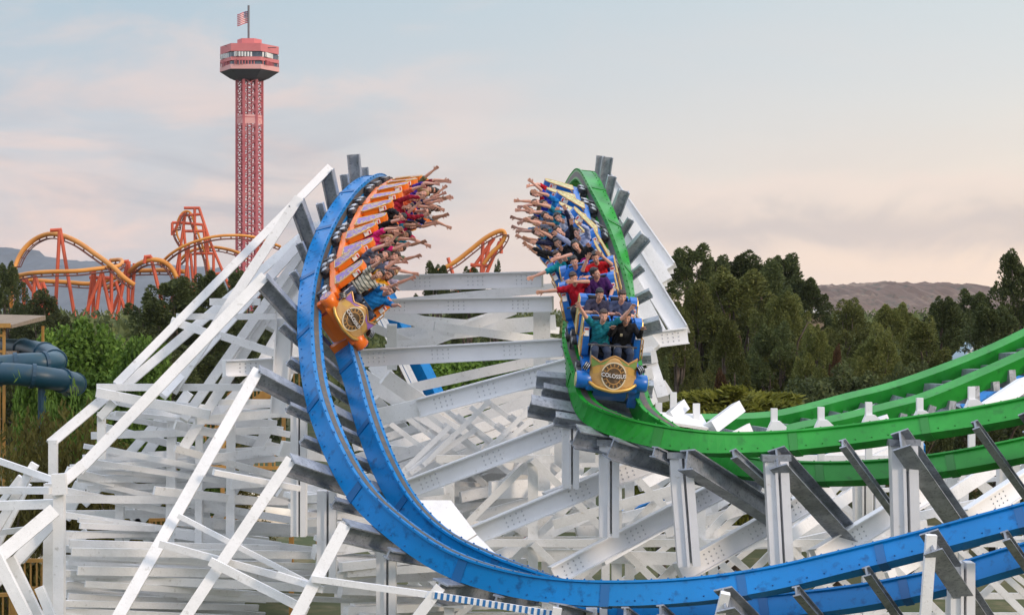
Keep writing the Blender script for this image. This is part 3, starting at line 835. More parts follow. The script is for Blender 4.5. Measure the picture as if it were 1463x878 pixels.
# little white roof and service building far right
wr = thing('white_building', 'small building with a flat white roof among the pines right of the tall clump', 'building', V(P(1164, 450, 130).x, 130, 0))
zr = zz_(447, 130)
MB().box(0, 0, zr / 2, 1.0, 2, zr - .02).build('wall', M_TAN, wr); MB().box(0, 0, zr + .1, 1.5, 2.6, .2).build('roof', M_WHITEP, wr)
for q in (-.5, .1, .45): MB().box(q, -.4, zr + .27, .25, .4, .14).build('roof_unit', M_WHITEP, wr)
gb = thing('glass_roof', 'pale blue slanted glass roof among the pines above the green track at right', 'roof', V(P(1385, 510, 88).x, 88, 0))
za, zb2 = zz_(520, 88), zz_(489, 88)
M_SKYL = mat('pale blue glazing', (.22, .34, .42), .2)
a_ = [(-.9, -1, za), (.1, -1, za), (.95, -1, zb2 - .1), (.1, -1, zb2)]
MB().add([V(*p) for p in a_] + [V(p[0], 1.2, p[2]) for p in a_], [(0, 1, 2, 3), (7, 6, 5, 4), (0, 4, 5, 1), (1, 5, 6, 2), (2, 6, 7, 3), (3, 7, 4, 0)]).build('glazing', M_SKYL, gb)
fm_ = MB()
for t in (0.05, .35, .65, .95):
    fm_.beam(V(*a_[0]).lerp(V(*a_[1]), t) + V(0, -.04, 0), V(*a_[3]).lerp(V(*a_[2]), t) + V(0, -.04, 0), .06, .05)
for t in (.3, .6): fm_.beam(V(*a_[0]).lerp(V(*a_[3]), t) + V(0, -.05, 0), V(*a_[1]).lerp(V(*a_[2]), t) + V(0, -.05, 0), .05, .04)
fm_.build('glazing_bars', M_WHITEP, gb)
MB().box(0, .1, za / 2, 1.0, 1.8, za - .02).build('wall', M_TAN, gb)
# ------------------------------------------------------------------ the two tracks
def catmull(arr, u):
    n = len(arr); i = min(max(int(math.floor(u)), 0), n - 2); t = u - i
    p0, p1, p2, p3 = arr[max(i-1, 0)], arr[i], arr[i+1], arr[min(i+2, n-1)]
    return .5 * ((2*p1) + (p2-p0)*t + (2*p0-5*p1+4*p2-p3)*t*t + (3*p1-p0-3*p2+p3)*t**3)
class Track:
    """rider's-right rail R and left rail L given as points; gauge G; sgn > 0 puts L farther than R"""
    def __init__(s, rows, G, perp):
        """rows up to index perp (fading out over the next two) get L square to the run of R"""
        Rp, Lp, sg = [], [], []
        for (lx, ly, rx, ry, d, sgn) in rows:
            sep = math.hypot(lx - rx, ly - ry) / F * d
            dd = math.sqrt(max(G * G - sep * sep, 0)) * sgn
            Rp.append(np.array(P(rx, ry, d - dd / 2))); Lp.append(np.array(P(lx, ly, d + dd / 2)))
        for i in range(len(rows)):
            w = min(max((perp + 2 - i) / 2, 0), 1)
            if w <= 0: continue
            lx, ly, rx, ry, d, sgn = rows[i]
            R0 = np.array(P(rx, ry, d)); 
            nb = [np.array(P(rows[q][2], rows[q][3], rows[q][4])) for q in (max(i - 1, 0), min(i + 1, len(rows) - 1))]
            t = nb[1] - nb[0]; t /= np.linalg.norm(t)
            sx, sz = lx - rx, -(ly - ry); q = math.hypot(sx, sz); sx /= q; sz /= q
            b = -(sx * t[0] + sz * t[2]) / (t[1] if abs(t[1]) > .3 else -.3)
            b = min(max(b, -.9), .9)
            v = np.array([sx, b, sz]); v *= G / np.linalg.norm(v)
            mid = (np.array(P((rx + lx) / 2, (ry + ly) / 2, d)))
            Rp[i] = (1 - w) * Rp[i] + w * (mid - v / 2); Lp[i] = (1 - w) * Lp[i] + w * (mid + v / 2)
        s.R, s.L, s.n, s.G = Rp, Lp, len(Rp), G
        us = np.linspace(0, s.n - 1, 1200)
        C = np.array([s.c(u) for u in us])
        seg = np.linalg.norm(np.diff(C, axis=0), axis=1)
        s.us, s.ss = us, np.concatenate([[0], np.cumsum(seg)])
    def c(s, u): return (catmull(s.R, u) + catmull(s.L, u)) / 2
    def s_of(s, u): return float(np.interp(u, s.us, s.ss))
    def u_of(s, a): return float(np.interp(a, s.ss, s.us))
    def fr(s, u):
        """centre, right, fwd, up"""
        c = Vector(s.c(u)); e = .03
        r = (Vector(catmull(s.R, u)) - Vector(catmull(s.L, u))).normalized()
        f = (Vector(s.c(min(u + e, s.n - 1))) - Vector(s.c(max(u - e, 0))))
        f = (f - r * f.dot(r)).normalized()
        return c, r, f, r.cross(f)
    def at(s, u, x, z):
        c, r, f, up = s.fr(u); return c + r * x + up * z

BLUE = Track([
    # L px,py   R px,py   depth  sign
    (566, 335, 562, 284, 56, 1), (556, 324, 552, 270, 52, 1), (539, 320, 534, 262, 48.4, 1), (516, 342, 506, 284, 46, 1), (495, 383, 479, 325, 44, 1), (484, 431, 459, 375, 42.2, 1),
    (490, 484, 450, 435, 40.2, 1), (505, 540, 452, 500, 38.4, 1), (521, 598, 462, 565, 37, 1), (547, 662, 484, 632, 35.8, 1), (580, 720, 522, 700, 34.9, 1),
    (630, 766, 572, 752, 34.2, 1), (690, 798, 640, 797, 33.8, 1), (757, 824, 720, 825, 33.6, 1), (836, 848, 810, 840, 33.5, 1), (932, 865, 905, 843, 33.5, 1),
    (1037, 868, 1005, 837, 33.5, 1), (1141, 862, 1105, 822, 33.4, 1), (1243, 851, 1205, 799, 33.1, 1), (1343, 832, 1305, 774, 32.8, 1), (1443, 802, 1405, 747, 32.4, 1), (1550, 772, 1510, 718, 32.0, 1), (1650, 738, 1610, 686, 31.6, 1)], 1.26, 9)
GREEN = Track([
    (812, 276, 808, 330, 57, -1), (823, 260, 818, 315, 53, -1), (834, 256, 828, 313, 49, -1), (849, 288, 834, 342, 46.5, -1), (866, 335, 836, 382, 44.2, -1), (879, 386, 832, 423, 42.2, -1),
    (891, 436, 823, 459, 40.3, -1), (904, 495, 812, 500, 38.6, 1), (917, 562, 818, 541, 37.2, 1), (926, 594, 838, 580, 36.6, 1), (958, 618, 878, 602, 36.3, 1),
    (1003, 645, 940, 619, 36.2, 1), (1062, 664, 1015, 629, 36.2, 1), (1142, 674, 1100, 629, 36.4, 1), (1230, 675, 1190, 622, 36.3, 1), (1330, 667, 1290, 609, 36.0, 1), (1430, 650, 1390, 594, 35.7, 1),
    (1530, 628, 1490, 574, 35.4, 1), (1650, 600, 1610, 546, 35, 1)], 1.27, 7)
RAILPROF = [(-.115, -.29), (.115, -.29), (.115, .11), (.165, .125), (.165, .165), (-.165, .165), (-.165, .125), (-.115, .11)]
M_SPLICE = {'blue track paint': mat('blue splice paint', (.001, .105, .31), .45), 'green track paint': mat('green splice paint', (.010, .185, .018), .45)}
def build_track(tr, root, m, u0, u1, skip=None):
    L0 = Vector(root.location)
    N = int((tr.s_of(u1) - tr.s_of(u0)) / .16)
    us = [tr.u_of(tr.s_of(u0) + (tr.s_of(u1) - tr.s_of(u0)) * i / N) for i in range(N + 1)]
    for sx in (1, -1):
        pts, R_, U_ = [], [], []
        for u in us:
            c, r, f, up = tr.fr(u)
            pts.append(c + r * sx * tr.G / 2 - L0); R_.append(r); U_.append(up)
        mb = MB(); mb.sweep(RAILPROF, pts, R_, U_)
        bl = mb; bl.cur = 1
        for i in range(1, N, 2):
            for a in (-.145, .145):
                bl.ball(pts[i] + R_[i] * a + U_[i] * .172, .022, 5, 3)
            bl.ball(pts[i] + R_[i] * sx * .118 - U_[i] * .2, .020, 5, 3)
        rail = mb.build('rail', [m, M_SPLICE[m.name]], root)
        for i in range(9, N - 2, 16):
            MB().sweep([(-.13, -.305), (.13, -.305), (.135, .1), (-.135, .1)], pts[i:i+2], R_[i:i+2], U_[i:i+2]).build('splice_plate', M_SPLICE[m.name], rail)
        wm = MB(); q = [(sx * -.05, .166), (sx * .05, .166), (sx * .05, .170), (sx * -.05, .170)]
        wm.sweep([(-.07, .1655), (.07, .1655), (.07, .169), (-.07, .169)], pts, R_, U_)
        wm.build('running_strip', M_RAILTOP, rail)
FEET = {}
def tie(tr, root, u, x0, x1, h, w, key=None, zoff=-.305, kind='I'):
    """cross tie under the rails, from x0 to x1 along the right axis"""
    L0 = Vector(root.location)
    c, r, f, up = tr.fr(u)
    a = c + r * x0 + up * (zoff - h / 2); b = c + r * x1 + up * (zoff - h / 2)
    mb = MB()
    if kind == 'I': mb.ibeam(a - L0, b - L0, w, h, f, tw=.04, tf=.03)
    else: mb.beam(a - L0, b - L0, h, w, f)
    # bolt groups near the ends
    for t in (.04, .10, .9, .96):
        p = a.lerp(b, t) - L0
        for q in (-.25, .25):
            for s_ in (-1, 1): mb.ball(p + up * h * q + f * s_ * (.03 if kind == 'I' else w / 2), .018, 5, 3)
    o = mb.build('cross_tie', M_GALV, root)
    if key is not None: FEET[key] = (a, b)
    return o
blue = thing('roller_coaster', 'blue steel track dropping on its side at left, then sweeping along the bottom', 'roller coaster', P(500, 600, 36))
green = thing('roller_coaster', 'bright green steel track twisting down at right and bending away to the right edge', 'roller coaster', P(900, 600, 37))
build_track(BLUE, blue, M_BLUE, .3, 21.9)
build_track(GREEN, green, M_GREEN, .3, 17.9)
g2 = .62
# blue ties: (u, outward end, inward end, height, width)
for i, (u, xo, xi, h, w) in enumerate([
        (1.5, 1.05, -.9, .2, .16), (2.0, 1.35, -.9, .32, .28), (2.6, 1.0, -.9, .2, .16), (3.1, 1.4, -.9, .32, .28), (3.7, 1.0, -.9, .18, .14), (4.3, 1.6, -.9, .34, .3), (4.8, 1.0, -.9, .18, .14),
        (5.4, .95, -1.0, .18, .14), (6.05, 1.75, -1.0, .34, .3), (6.55, 1.1, -1.0, .2, .14), (7.15, .95, -1.0, .18, .14), (7.75, 1.8, -1.0, .34, .3), (8.15, 1.15, -1.0, .2, .14),
        (8.75, 1.05, -1.1, .2, .14), (9.35, 1.7, -1.2, .34, .3), (10.0, 1.1, -1.0, .2, .14), (10.7, 1.55, -1.2, .36, .3), (11.3, 1.1, -1.0, .2, .16), (12.3, 1.3, -1.5, .4, .34), (13.05, .9, -1.3, .22, .16),
        (14.05, 1.3, -1.9, .4, .34), (14.9, .75, -1.6, .2, .14), (15.4, .8, -1.6, .2, .14), (16.4, 1.3, -2.1, .42, .34), (17.3, .75, -1.7, .2, .14), (18.3, .8, -1.7, .2, .14), (19.35, 1.35, -2.4, .44, .34), (20.25, .8, -1.7, .2, .14), (21.2, .8, -1.7, .2, .14)]):
    tie(BLUE, blue, u, -(-xo), xi, h, w, ('b', i))
for i, (u, xo, xi, h, w) in enumerate([   # for green the x0 end is the rider-left end
        (1.9, -1.2, .9, .22, .2), (2.3, -1.3, .9, .28, .26), (2.75, -1.1, .9, .22, .2), (3.3, -1.2, .9, .28, .26), (3.9, -1.05, .9, .18, .14), (4.4, -1.25, .9, .3, .26), (4.95, -1.0, .9, .18, .14), (5.55, -1.1, 1.0, .2, .16), (6.2, -1.25, 1.0, .3, .26), (6.9, -1.05, 1.2, .2, .14),
        (7.45, -1.1, 1.35, .3, .24), (7.95, -1.0, 1.25, .24, .2), (8.6, -1.3, 1.6, .36, .3), (9.0, -1.3, 1.2, .24, .2), (9.75, -2.6, 1.15, .4, .34), (10.55, -3.0, 1.1, .42, .34), (11.2, -1.9, .95, .22, .16), (11.75, -2.6, .95, .42, .34), (12.45, -1.6, .95, .2, .14), (13.15, -2.5, .9, .44, .36),
        (14.2, -1.8, .95, .2, .14), (15.0, -2.6, .95, .44, .36), (16.05, -1.8, .95, .2, .14), (16.8, -2.5, .95, .44, .36)]):
    tie(GREEN, green, u, xo, xi, h, w, ('g', i))
# walkway sheets beside the inner rails
def sheet(root, pts, th=.06, name='walkway_board'):
    L0 = Vector(root.location)
    q = [P(*p) - L0 for p in pts]
    n = (q[1] - q[0]).cross(q[-1] - q[0]).normalized() * th
    m = len(q)
    return MB().add(q + [p + n for p in q], [tuple(range(m)), tuple(range(2*m - 1, m - 1, -1))] + [(i, (i+1) % m, m + (i+1) % m, m + i) for i in range(m)]).build(name, M_WHITE, root)
sheet(blue, [(592, 714, 36.6), (644, 714, 37.2), (681, 762, 36.4), (654, 779, 35.8)])
sheet(blue, [(654, 781, 35.8), (682, 764, 36.4), (726, 808, 35.6), (700, 818, 35.0)])
sheet(green, [(938, 588, 38.5), (1002, 591, 39.5), (1014, 611, 38.6), (954, 602, 37.8)])
# white gusset posts standing up behind the green rail
for x, y, dd in ((1106, 611, 37.6), (1173, 609, 37.6), (1241, 602, 37.7), (1314, 596, 37.9), (1388, 580, 38.2)):
    L0 = Vector(green.location); a = P(x, y, dd); k_ = dd / F
    mb = MB(); mb.beam(a + V(0, 0, -1.0) - L0, a + V(0, 0, 28 * k_) - L0, 9 * k_, .12); 
    mb.build('post', M_STEELW, green)
    s_ = MB(); q = [(-14, -12), (14, -12), (17, 2), (8, 10), (-4, 10)]
    s_.add([a + V(u * k_, -.10, v * k_) - L0 for u, v in q] + [a + V(u * k_, .10, v * k_) - L0 for u, v in q], [(0, 1, 2, 3, 4), (9, 8, 7, 6, 5)] + [(i, (i+1) % 5, 5 + (i+1) % 5, 5 + i) for i in range(5)])
    s_.build('gusset', M_STEELW, green)
for (x0, y0, x1, y1, w) in ((1015, 612, 1055, 582, 18), (955, 598, 975, 580, 16), (1240, 614, 1262, 598, 10), (1400, 590, 1463, 548, 20)):
    MB().beam(P(x0, y0, 38.6) - Vector(green.location), P(x1, y1, 39.4) - Vector(green.location), w * 39 / F, .25).build('strut', M_STEELW, green)
for x, y in ((995, 576), (962, 560), (941, 575)): MB().beam(P(x, y + 40, 39) - Vector(green.location), P(x, y, 39) - Vector(green.location), .14, .14).build('post', M_STEELW, green)

# returning tracks behind at right
def pair_track(root, A, B_, m, sec):
    L0 = Vector(root.location)
    for pts in (A, B_):
        c = smooth([P(*p) - L0 for p in pts], 10)
        us = []; vs_ = []
        for i, p in enumerate(c):
            t = (c[min(i+1, len(c)-1)] - c[max(i-1, 0)]).normalized()
            up = V(0, -.35, .94); up = (up - t * up.dot(t)).normalized()
            us.append(t.cross(up)); vs_.append(up)
        MB().sweep([(-sec, -sec * 1.25), (sec, -sec * 1.25), (sec, sec), (-sec, sec)], c, us, vs_).build('rail', m, root)
    ca, cb = smooth([P(*p) - L0 for p in A], 10), smooth([P(*p) - L0 for p in B_], 10)
    n = len(ca)
    for i in range(2, n - 1, 4):
        a, b = ca[i], cb[min(int(i * len(cb) / n), len(cb) - 1)]
        d = (b - a).normalized()
        MB().beam(a - d * .2 + V(0, .25, -.3), b + d * .5 + V(0, .25, -.3), .26 if (i // 4) % 2 else .5, .2).build('cross_tie', M_GALV, root)
rg = thing('roller_coaster', 'upper green return track rising to the right edge in front of the pines', 'roller coaster', P(1250, 570, 52))
pair_track(rg, [(1000, 604, 53), (1060, 603, 53), (1110, 599, 53), (1160, 588, 53), (1213, 574, 53), (1270, 560, 53), (1330, 540, 53), (1400, 513, 53), (1463, 484, 53), (1540, 446, 53)],
           [(1100, 628, 50.5), (1140, 617, 50.5), (1180, 609, 50.5), (1213, 602, 50.5), (1270, 588, 50.5), (1322, 574, 50.5), (1400, 542, 50.5), (1463, 514, 50.5), (1540, 478, 50.5), (1580, 460, 50.5)], M_GREEN, .205)
rb = thing('roller_coaster', 'blue track glimpsed behind the green return track at the right edge', 'roller coaster', P(1420, 540, 60))
pair_track(rb, [(1330, 580, 61), (1380, 545, 61), (1420, 524, 61), (1463, 503, 61), (1540, 468, 61)], [(1380, 590, 58), (1415, 568, 58), (1440, 552, 58), (1470, 535, 58), (1550, 490, 58)], M_BLUE, .24)
bl2 = thing('roller_coaster', 'straight blue track running down behind the white girders in the centre', 'roller coaster', P(600, 520, 56))
pair_track(bl2, [(530, 378, 57), (560, 440, 57), (590, 500, 57), (618, 556, 57), (656, 632, 57), (701, 722, 57)], [(518, 380, 58.2), (548, 440, 58.2), (578, 500, 58.2), (608, 560, 58.2), (646, 636, 58.2), (690, 726, 58.2)], M_BLUE, .2)
for off in (-26, -20, -15):
    MB().beam(P(548 + off, 420, 56.5) - Vector(bl2.location), P(690 + off, 708, 56.5) - Vector(bl2.location), .09, .08).build('walkway_rail', M_STEELW, bl2)
lb = thing('roller_coaster', 'blue track bits glimpsed through the white lattice below the green track', 'roller coaster', P(960, 700, 62))
pair_track(lb, [(870, 745, 60), (940, 716, 60), (1000, 692, 60), (1060, 672, 60), (1130, 650, 60), (1213, 636, 60), (1300, 620, 60)], [(900, 770, 58), (960, 736, 58), (1020, 712, 58), (1080, 690, 58), (1150, 668, 58), (1240, 650, 58), (1320, 640, 58)], M_BLUE, .2)

# ------------------------------------------------------------------ white supports
def member(root, name, x0, y0, d0, x1, y1, d1, wpx, t=.16, sec='box', m=None, bolts=0, n=None, flange=False):
    """a straight white member; ends are points in the place, given by picture position and distance"""
    L0 = Vector(root.location)
    if name in ('post', 'brace') and y1 >= 860:                 # run on down to the ground
        yg = CY + H * F / d1; x1 = x1 + (x1 - x0) * (yg - y1) / max(y1 - y0, 1) * (1 if name == 'brace' else .3); y1 = yg
    a = (P(x0, y0, d0) if d0 else x0) - L0; b = (P(x1, y1, d1) if d1 else y0) - L0
    dm = (a.y + b.y) / 2 + L0.y
    w = wpx / F * dm
    mb = MB()
    if sec == 'I': mb.ibeam(a, b, t, w, n, tw=.05, tf=.05)
    elif sec == 'H':                                     # two flanges facing the viewer with the web between
        side, nn = frame(a, b, n)
        pr = [(-w*.5, -t*.5), (-w*.14, -t*.5), (-w*.14, t*.25), (-w*.02, t*.25), (-w*.02, -t*.5), (w*.10, -t*.5), (w*.10, -t*.36), (w*.5, -t*.36), (w*.5, t*.5), (-w*.5, t*.5)]
        mb.sweep(pr, [a, b], [side, side], [nn * -1, nn * -1])
    else: mb.beam(a, b, w, t, n)
    if flange:
        side, nn = frame(a, b, n)
        for s_ in (1, -1):
            mb.beam(a + side * s_ * (w / 2 + .012) + nn * .03, b + side * s_ * (w / 2 + .012) + nn * .03, .03, t + .12, n)
    if bolts:
        mb.cur = 1
        side, nn = frame(a, b, n); ax = (b - a).normalized(); L = (b - a).length
        bm_ = mb
        for q in range(bolts):
            c = a + ax * L * (q + .5 + .2 * math.sin(q * 7 + x0 if not isinstance(x0, Vector) else q)) / bolts
            for i in range(4):
                for j in range(3):
                    bm_.ball(c + ax * (i - 1.5) * .13 + side * (j - 1) * w * .27 + nn * (t / 2), .022, 5, 3)
    return mb.build(name, [m or (M_STEELW if sec != 'box' or flange else M_WHITE)] + ([M_BOLT] if bolts else []), root)
def foot(key, end=0): return FEET[key][end]

# -- left fan of rafters that prop the blue track
fan = thing('timber_framework', 'fan of white timber rafters and ledgers holding up the left side of the blue track', 'framework', P(250, 600, 42))
def fm(name, x0, y0, d0, x1, y1, d1, w, t=.14, **k): return member(fan, name, x0, y0, d0, x1, y1, d1, w, t, **k)
def ff(key, x1, y1, d1, w, name='rafter', root=None, **k):
    a = FEET[key][0]; L = root or fan
    return member(L, name, a + (P(x1, y1, d1) - a).normalized() * -.10, P(x1, y1, d1), None, None, None, None, w, .18, **k)
def member2(root, name, a, b, wm, t=.18, n=None, flange=False):
    L0 = Vector(root.location); mb = MB(); a = a - L0; b = b - L0
    mb.beam(a, b, wm, t, n)
    if flange:
        side, nn = frame(a, b, n)
        for s_ in (1, -1): mb.beam(a + side * s_ * (wm / 2 + .012) + nn * .03, b + side * s_ * (wm / 2 + .012) + nn * .03, .03, t + .12, n)
    return mb.build(name, M_WHITE, root)
def ff(key, x1, y1, d1, w, name='rafter', root=None):
    a = FEET[key][0]; b = P(x1, y1, d1)
    if y1 >= 890: b = a + (b - a) * (a.z / (a.z - b.z))          # down to the ground
    return member2(root or fan, name, a + (a - b).normalized() * .12, b, w * a.y / F * .76, .12)
fm('rafter', 440, 330, 46.5, 176, 553, 42.3, 12); fm('rafter', 452, 322, 46, 232, 565, 41.6, 13)
fm('rafter', 466, 310, 46.4, 262, 600, 43, 12); fm('rafter', 478, 300, 46.5, 262, 640, 43.5, 14); fm('rafter', 488, 285, 47.4, 322, 520, 44, 14); fm('rafter', 482, 335, 45.4, 350, 560, 43.5, 15); fm('rafter', 505, 282, 48.5, 385, 470, 45, 15)
fm('rafter', 450, 420, 44.5, 400, 560, 44, 18)
fm('rafter', 152, 566, 41.8, 71, 634, 41.0, 14); fm('post', 76, 628, 41, 76, 705, 41, 12); fm('post', 145, 588, 41.7, 145, 655, 41.7, 11); fm('gusset', 163, 574, 41.6, 143, 596, 41.6, 12)
fm('ledger', 138, 553, 41.9, 392, 553, 42.6, 10); fm('ledger', 138, 560, 41.4, 300, 592, 41.5, 13); fm('ledger', 300, 431, 44, 372, 431, 44, 10); fm('ledger', 252, 452, 43.4, 394, 452, 43.6, 9); fm('ledger', 245, 458, 43, 310, 480, 43, 11)
fm('ledger', 300, 474, 43.1, 440, 520, 43, 11)
fm('gusset', 118, 664, 37.4, 88, 690, 37.2, 15); fm('post', 85, 684, 37.2, 85, 900, 37.2, 15, .2); fm('post', 71, 690, 38.5, 68, 900, 38.5, 14, .2); fm('gusset', 84, 676, 37.0, 86, 706, 37, 20)
fm('girder', 320, 526, 40.6, 470, 519, 42, 20, .2, bolts=2, flange=True)
fm('post', 408, 455, 40.5, 399, 590, 40.5, 20, .24, flange=True)
ff(('b', 3), 166, 549, 42, 14); ff(('b', 5), 246, 560, 42, 18); ff(('b', 8), 112, 672, 38, 20)
ff(('b', 11), 160, 896, 34, 21); ff(('b', 14), 252, 900, 33.5, 21); ff(('b', 16), 415, 896, 32.8, 23); ff(('b', 18), 585, 896, 32.6, 20)
ff(('b', 20), 790, 905, 32.2, 17, root=blue); ff(('b', 23), 1022, 905, 32.4, 18, root=blue); ff(('b', 26), 1320, 905, 31.6, 20, root=blue)
# thin ledger strips over the rafters
for a in ((305, 674, 35.2, 428, 697, 36.4, 8), (228, 776, 34.2, 456, 838, 34, 10), (255, 736, 34.8, 440, 832, 34.4, 7), (300, 801, 33.6, 440, 872, 33.4, 12), (446, 826, 32.9, 622, 850, 32.6, 9), (396, 820, 33.2, 462, 842, 33, 9), (-10, 655, 39, 90, 690, 38, 9)):
    fm('ledger', *a[:6], a[6], .09)
stp = thing('striped_board', 'narrow board with blue and white stripes hung below the blue track at the bottom', 'board', P(705, 862, 32.5))
a_, b_ = P(619, 849, 32.55) - Vector(stp.location), P(800, 878, 32.3) - Vector(stp.location)
MB().beam(a_, b_, .115, .05).build('board', M_WHITE, stp)
MSTR = mat('blue stripe paint', (.02, .16, .42), .5)
for i in range(21):
    p0, p1 = a_.lerp(b_, (i + .25) / 21), a_.lerp(b_, (i + .7) / 21)
    MB().beam(p0 + V(0, -.028, 0), p1 + V(0, -.028, 0), .117, .008).build('stripe', MSTR, stp)
# far left bottom frame
for a in ((-12, 700, 38.4, 72, 700, 38, 10), (-12, 722, 37.6, 80, 719, 37.2, 13), (36, 683, 39, 94, 683, 38.8, 9), (0, 760, 39, 66, 752, 38.6, 8)): fm('ledger', *a[:6], a[6])
for a in ((50, 662, 38.6, -12, 768, 38.6, 12), (78, 728, 36.8, -15, 806, 36.2, 20), (76, 745, 37.6, -14, 840, 37.2, 16), (-6, 792, 36, 46, 896, 35.6, 16), (14, 796, 36.6, 62, 896, 36.4, 15), (30, 680, 39.5, -12, 735, 39.5, 8), (40, 690, 39.6, -10, 790, 39.6, 10), (56, 838, 36, 80, 896, 36, 12), (88, 730, 38, 30, 800, 38, 12)): fm('brace', *a[:6], a[6])
# ledgers behind the fan: real catwalk and ledger boards in three depths
r_ = np.random.default_rng(11)
LEDGERS = [  # x0,y0,x1,y1,w
    (100, 668, 392, 655, 13), (95, 672, 300, 722, 12), (118, 655, 450, 640, 16), (130, 622, 395, 614, 10), (200, 590, 395, 606, 12), (225, 578, 330, 606, 11), (150, 610, 300, 648, 10), (250, 606, 400, 640, 12),
    (90, 700, 300, 742, 10), (92, 712, 460, 716, 11), (90, 735, 300, 732, 17), (92, 764, 340, 758, 14), (95, 776, 330, 812, 16), (110, 690, 430, 745, 10), (160, 660, 440, 712, 11), (250, 640, 470, 700, 13), (220, 700, 460, 725, 16), (240, 742, 470, 760, 20), (250, 762, 470, 790, 18), (120, 795, 450, 790, 12), (280, 600, 420, 588, 12), (300, 574, 400, 574, 8), (330, 690, 470, 680, 22), (400, 640, 480, 650, 30), (400, 700, 500, 740, 26), (300, 655, 420, 640, 12)]
for k in range(22):                                    # slim ledgers fanning out from the left corner bents
    ax, ay = ((100, 676), (140, 570), (92, 740), (110, 640))[k % 4]
    q = r_.uniform(-.02, .22); L_ = r_.uniform(240, 340)
    LEDGERS.append((ax + r_.uniform(0, 30), ay + r_.uniform(-6, 24), ax + L_, ay + 10 + L_ * q, r_.uniform(6, 9)))
for x0, y0, x1, y1, w in LEDGERS:
    fm('ledger', x0, y0, 43 + r_.uniform(0, 2), x1, y1, 45 + r_.uniform(0, 2), w if w < 13 else w * .72, .08)
for i in range(36):
    y = 700 + i * 5.2 + r_.uniform(-2, 2); x0 = 425 + i * 2.5 + r_.uniform(-25, 20)
    fm('floor_plank', x0, y, 41.5 + r_.uniform(0, 3), x0 + r_.uniform(120, 260), y + r_.uniform(-26, 22), 43 + r_.uniform(0, 3), r_.uniform(7, 14), .2)
for i in range(34):
    y = 774 + i * 3.6 + r_.uniform(-2, 2)
    x0 = 92 + r_.uniform(0, 30) if i % 3 else 92; x1 = r_.uniform(330, 520)
    fm('deck_plank', x0, y, 41 + r_.uniform(0, 2.2), x1, y + r_.uniform(5, 22), 43.5 + r_.uniform(0, 2.2), r_.uniform(7, 12), .07)
for a in ((246, 590, 240, 878, 13), (172, 660, 168, 878, 12), (330, 600, 328, 878, 12), (285, 590, 282, 860, 10)): fm('post', a[0], a[1], 44.6, a[2], a[3] + 30, 44.6, a[4])
for a in ((330, 600, 150, 800, 13), (300, 680, 200, 800, 12), (236, 590, 120, 720, 12), (270, 560, 180, 690, 14), (150, 670, 230, 800, 12), (390, 600, 300, 760, 14), (116, 690, 92, 740, 18), (125, 760, 92, 780, 14), (360, 540, 300, 600, 13)): fm('brace', a[0], a[1], 45.5, a[2], a[3], 45.5, a[4])
M_SHADE = M_WHITE
# posts under the blue drop
for key, x, y0, y1, w, d in (('b', 427, 585, 765, 22, 38.6), ('b', 467, 700, 825, 27, 36.2), ('b', 552, 786, 905, 28, 34.8), ('b', 1373, 802, 905, 34, 32.45), ('b', 1085, 855, 905, 34, 34.2), ('b', 852, 866, 905, 30, 34)):
    member(blue, 'post', x, y0, d, x, y1, d, w, .34, sec='H')

# -- middle girders between the two tracks
mid = thing('timber_framework', 'white girders and boards spanning the gap between the blue and green tracks', 'framework', P(680, 560, 42))
def mm(name, x0, y0, d0, x1, y1, d1, w, t=.2, **k): return member(mid, name, x0, y0, d0, x1, y1, d1, w, t, **k)
mm('girder', 560, 404, 47, 775, 399, 46, 20, bolts=3, flange=True); mm('girder', 545, 438, 45, 790, 434, 44, 19, bolts=3, flange=True); mm('girder', 500, 512, 42, 806, 496, 40.5, 22, bolts=3, flange=True)
mm('girder', 528, 598, 40.5, 640, 572, 40, 24); mm('girder', 600, 582, 40, 815, 524, 38.8, 24, bolts=3, flange=True); mm('girder', 572, 702, 39, 815, 610, 37.9, 24, bolts=3, flange=True); mm('girder', 668, 768, 38, 870, 684, 37.6, 24, bolts=2, flange=True)
mm('girder', 780, 716, 38.2, 948, 655, 38.8, 24, bolts=1, flange=True); mm('girder', 790, 822, 37.2, 1045, 690, 38.4, 24, bolts=3, flange=True); mm('girder', 970, 818, 37.2, 1185, 698, 38.6, 26, bolts=3, flange=True); mm('girder', 1165, 798, 37.2, 1345, 690, 38.8, 26, bolts=2, flange=True); mm('girder', 1380, 742, 37.6, 1500, 664, 39, 26, bolts=1, flange=True)
mm('post', 774, 440, 44.6, 774, 700, 44.6, 24, .3)
MORE = [(540, 628, 812, 540, 11), (544, 643, 812, 554, 13), (548, 658, 812, 568, 15), (552, 673, 812, 582, 11), (556, 688, 812, 596, 13), (560, 703, 812, 610, 15), (564, 718, 812, 624, 11), (568, 733, 812, 638, 13), (572, 748, 812, 652, 15), (545, 640, 800, 668, 12), (545, 662, 800, 686, 12), (545, 684, 800, 704, 12), (545, 706, 800, 722, 12), (545, 728, 800, 740, 12), (560, 545, 640, 600, 22), (540, 580, 600, 640, 22), (560, 600, 780, 545, 14)]
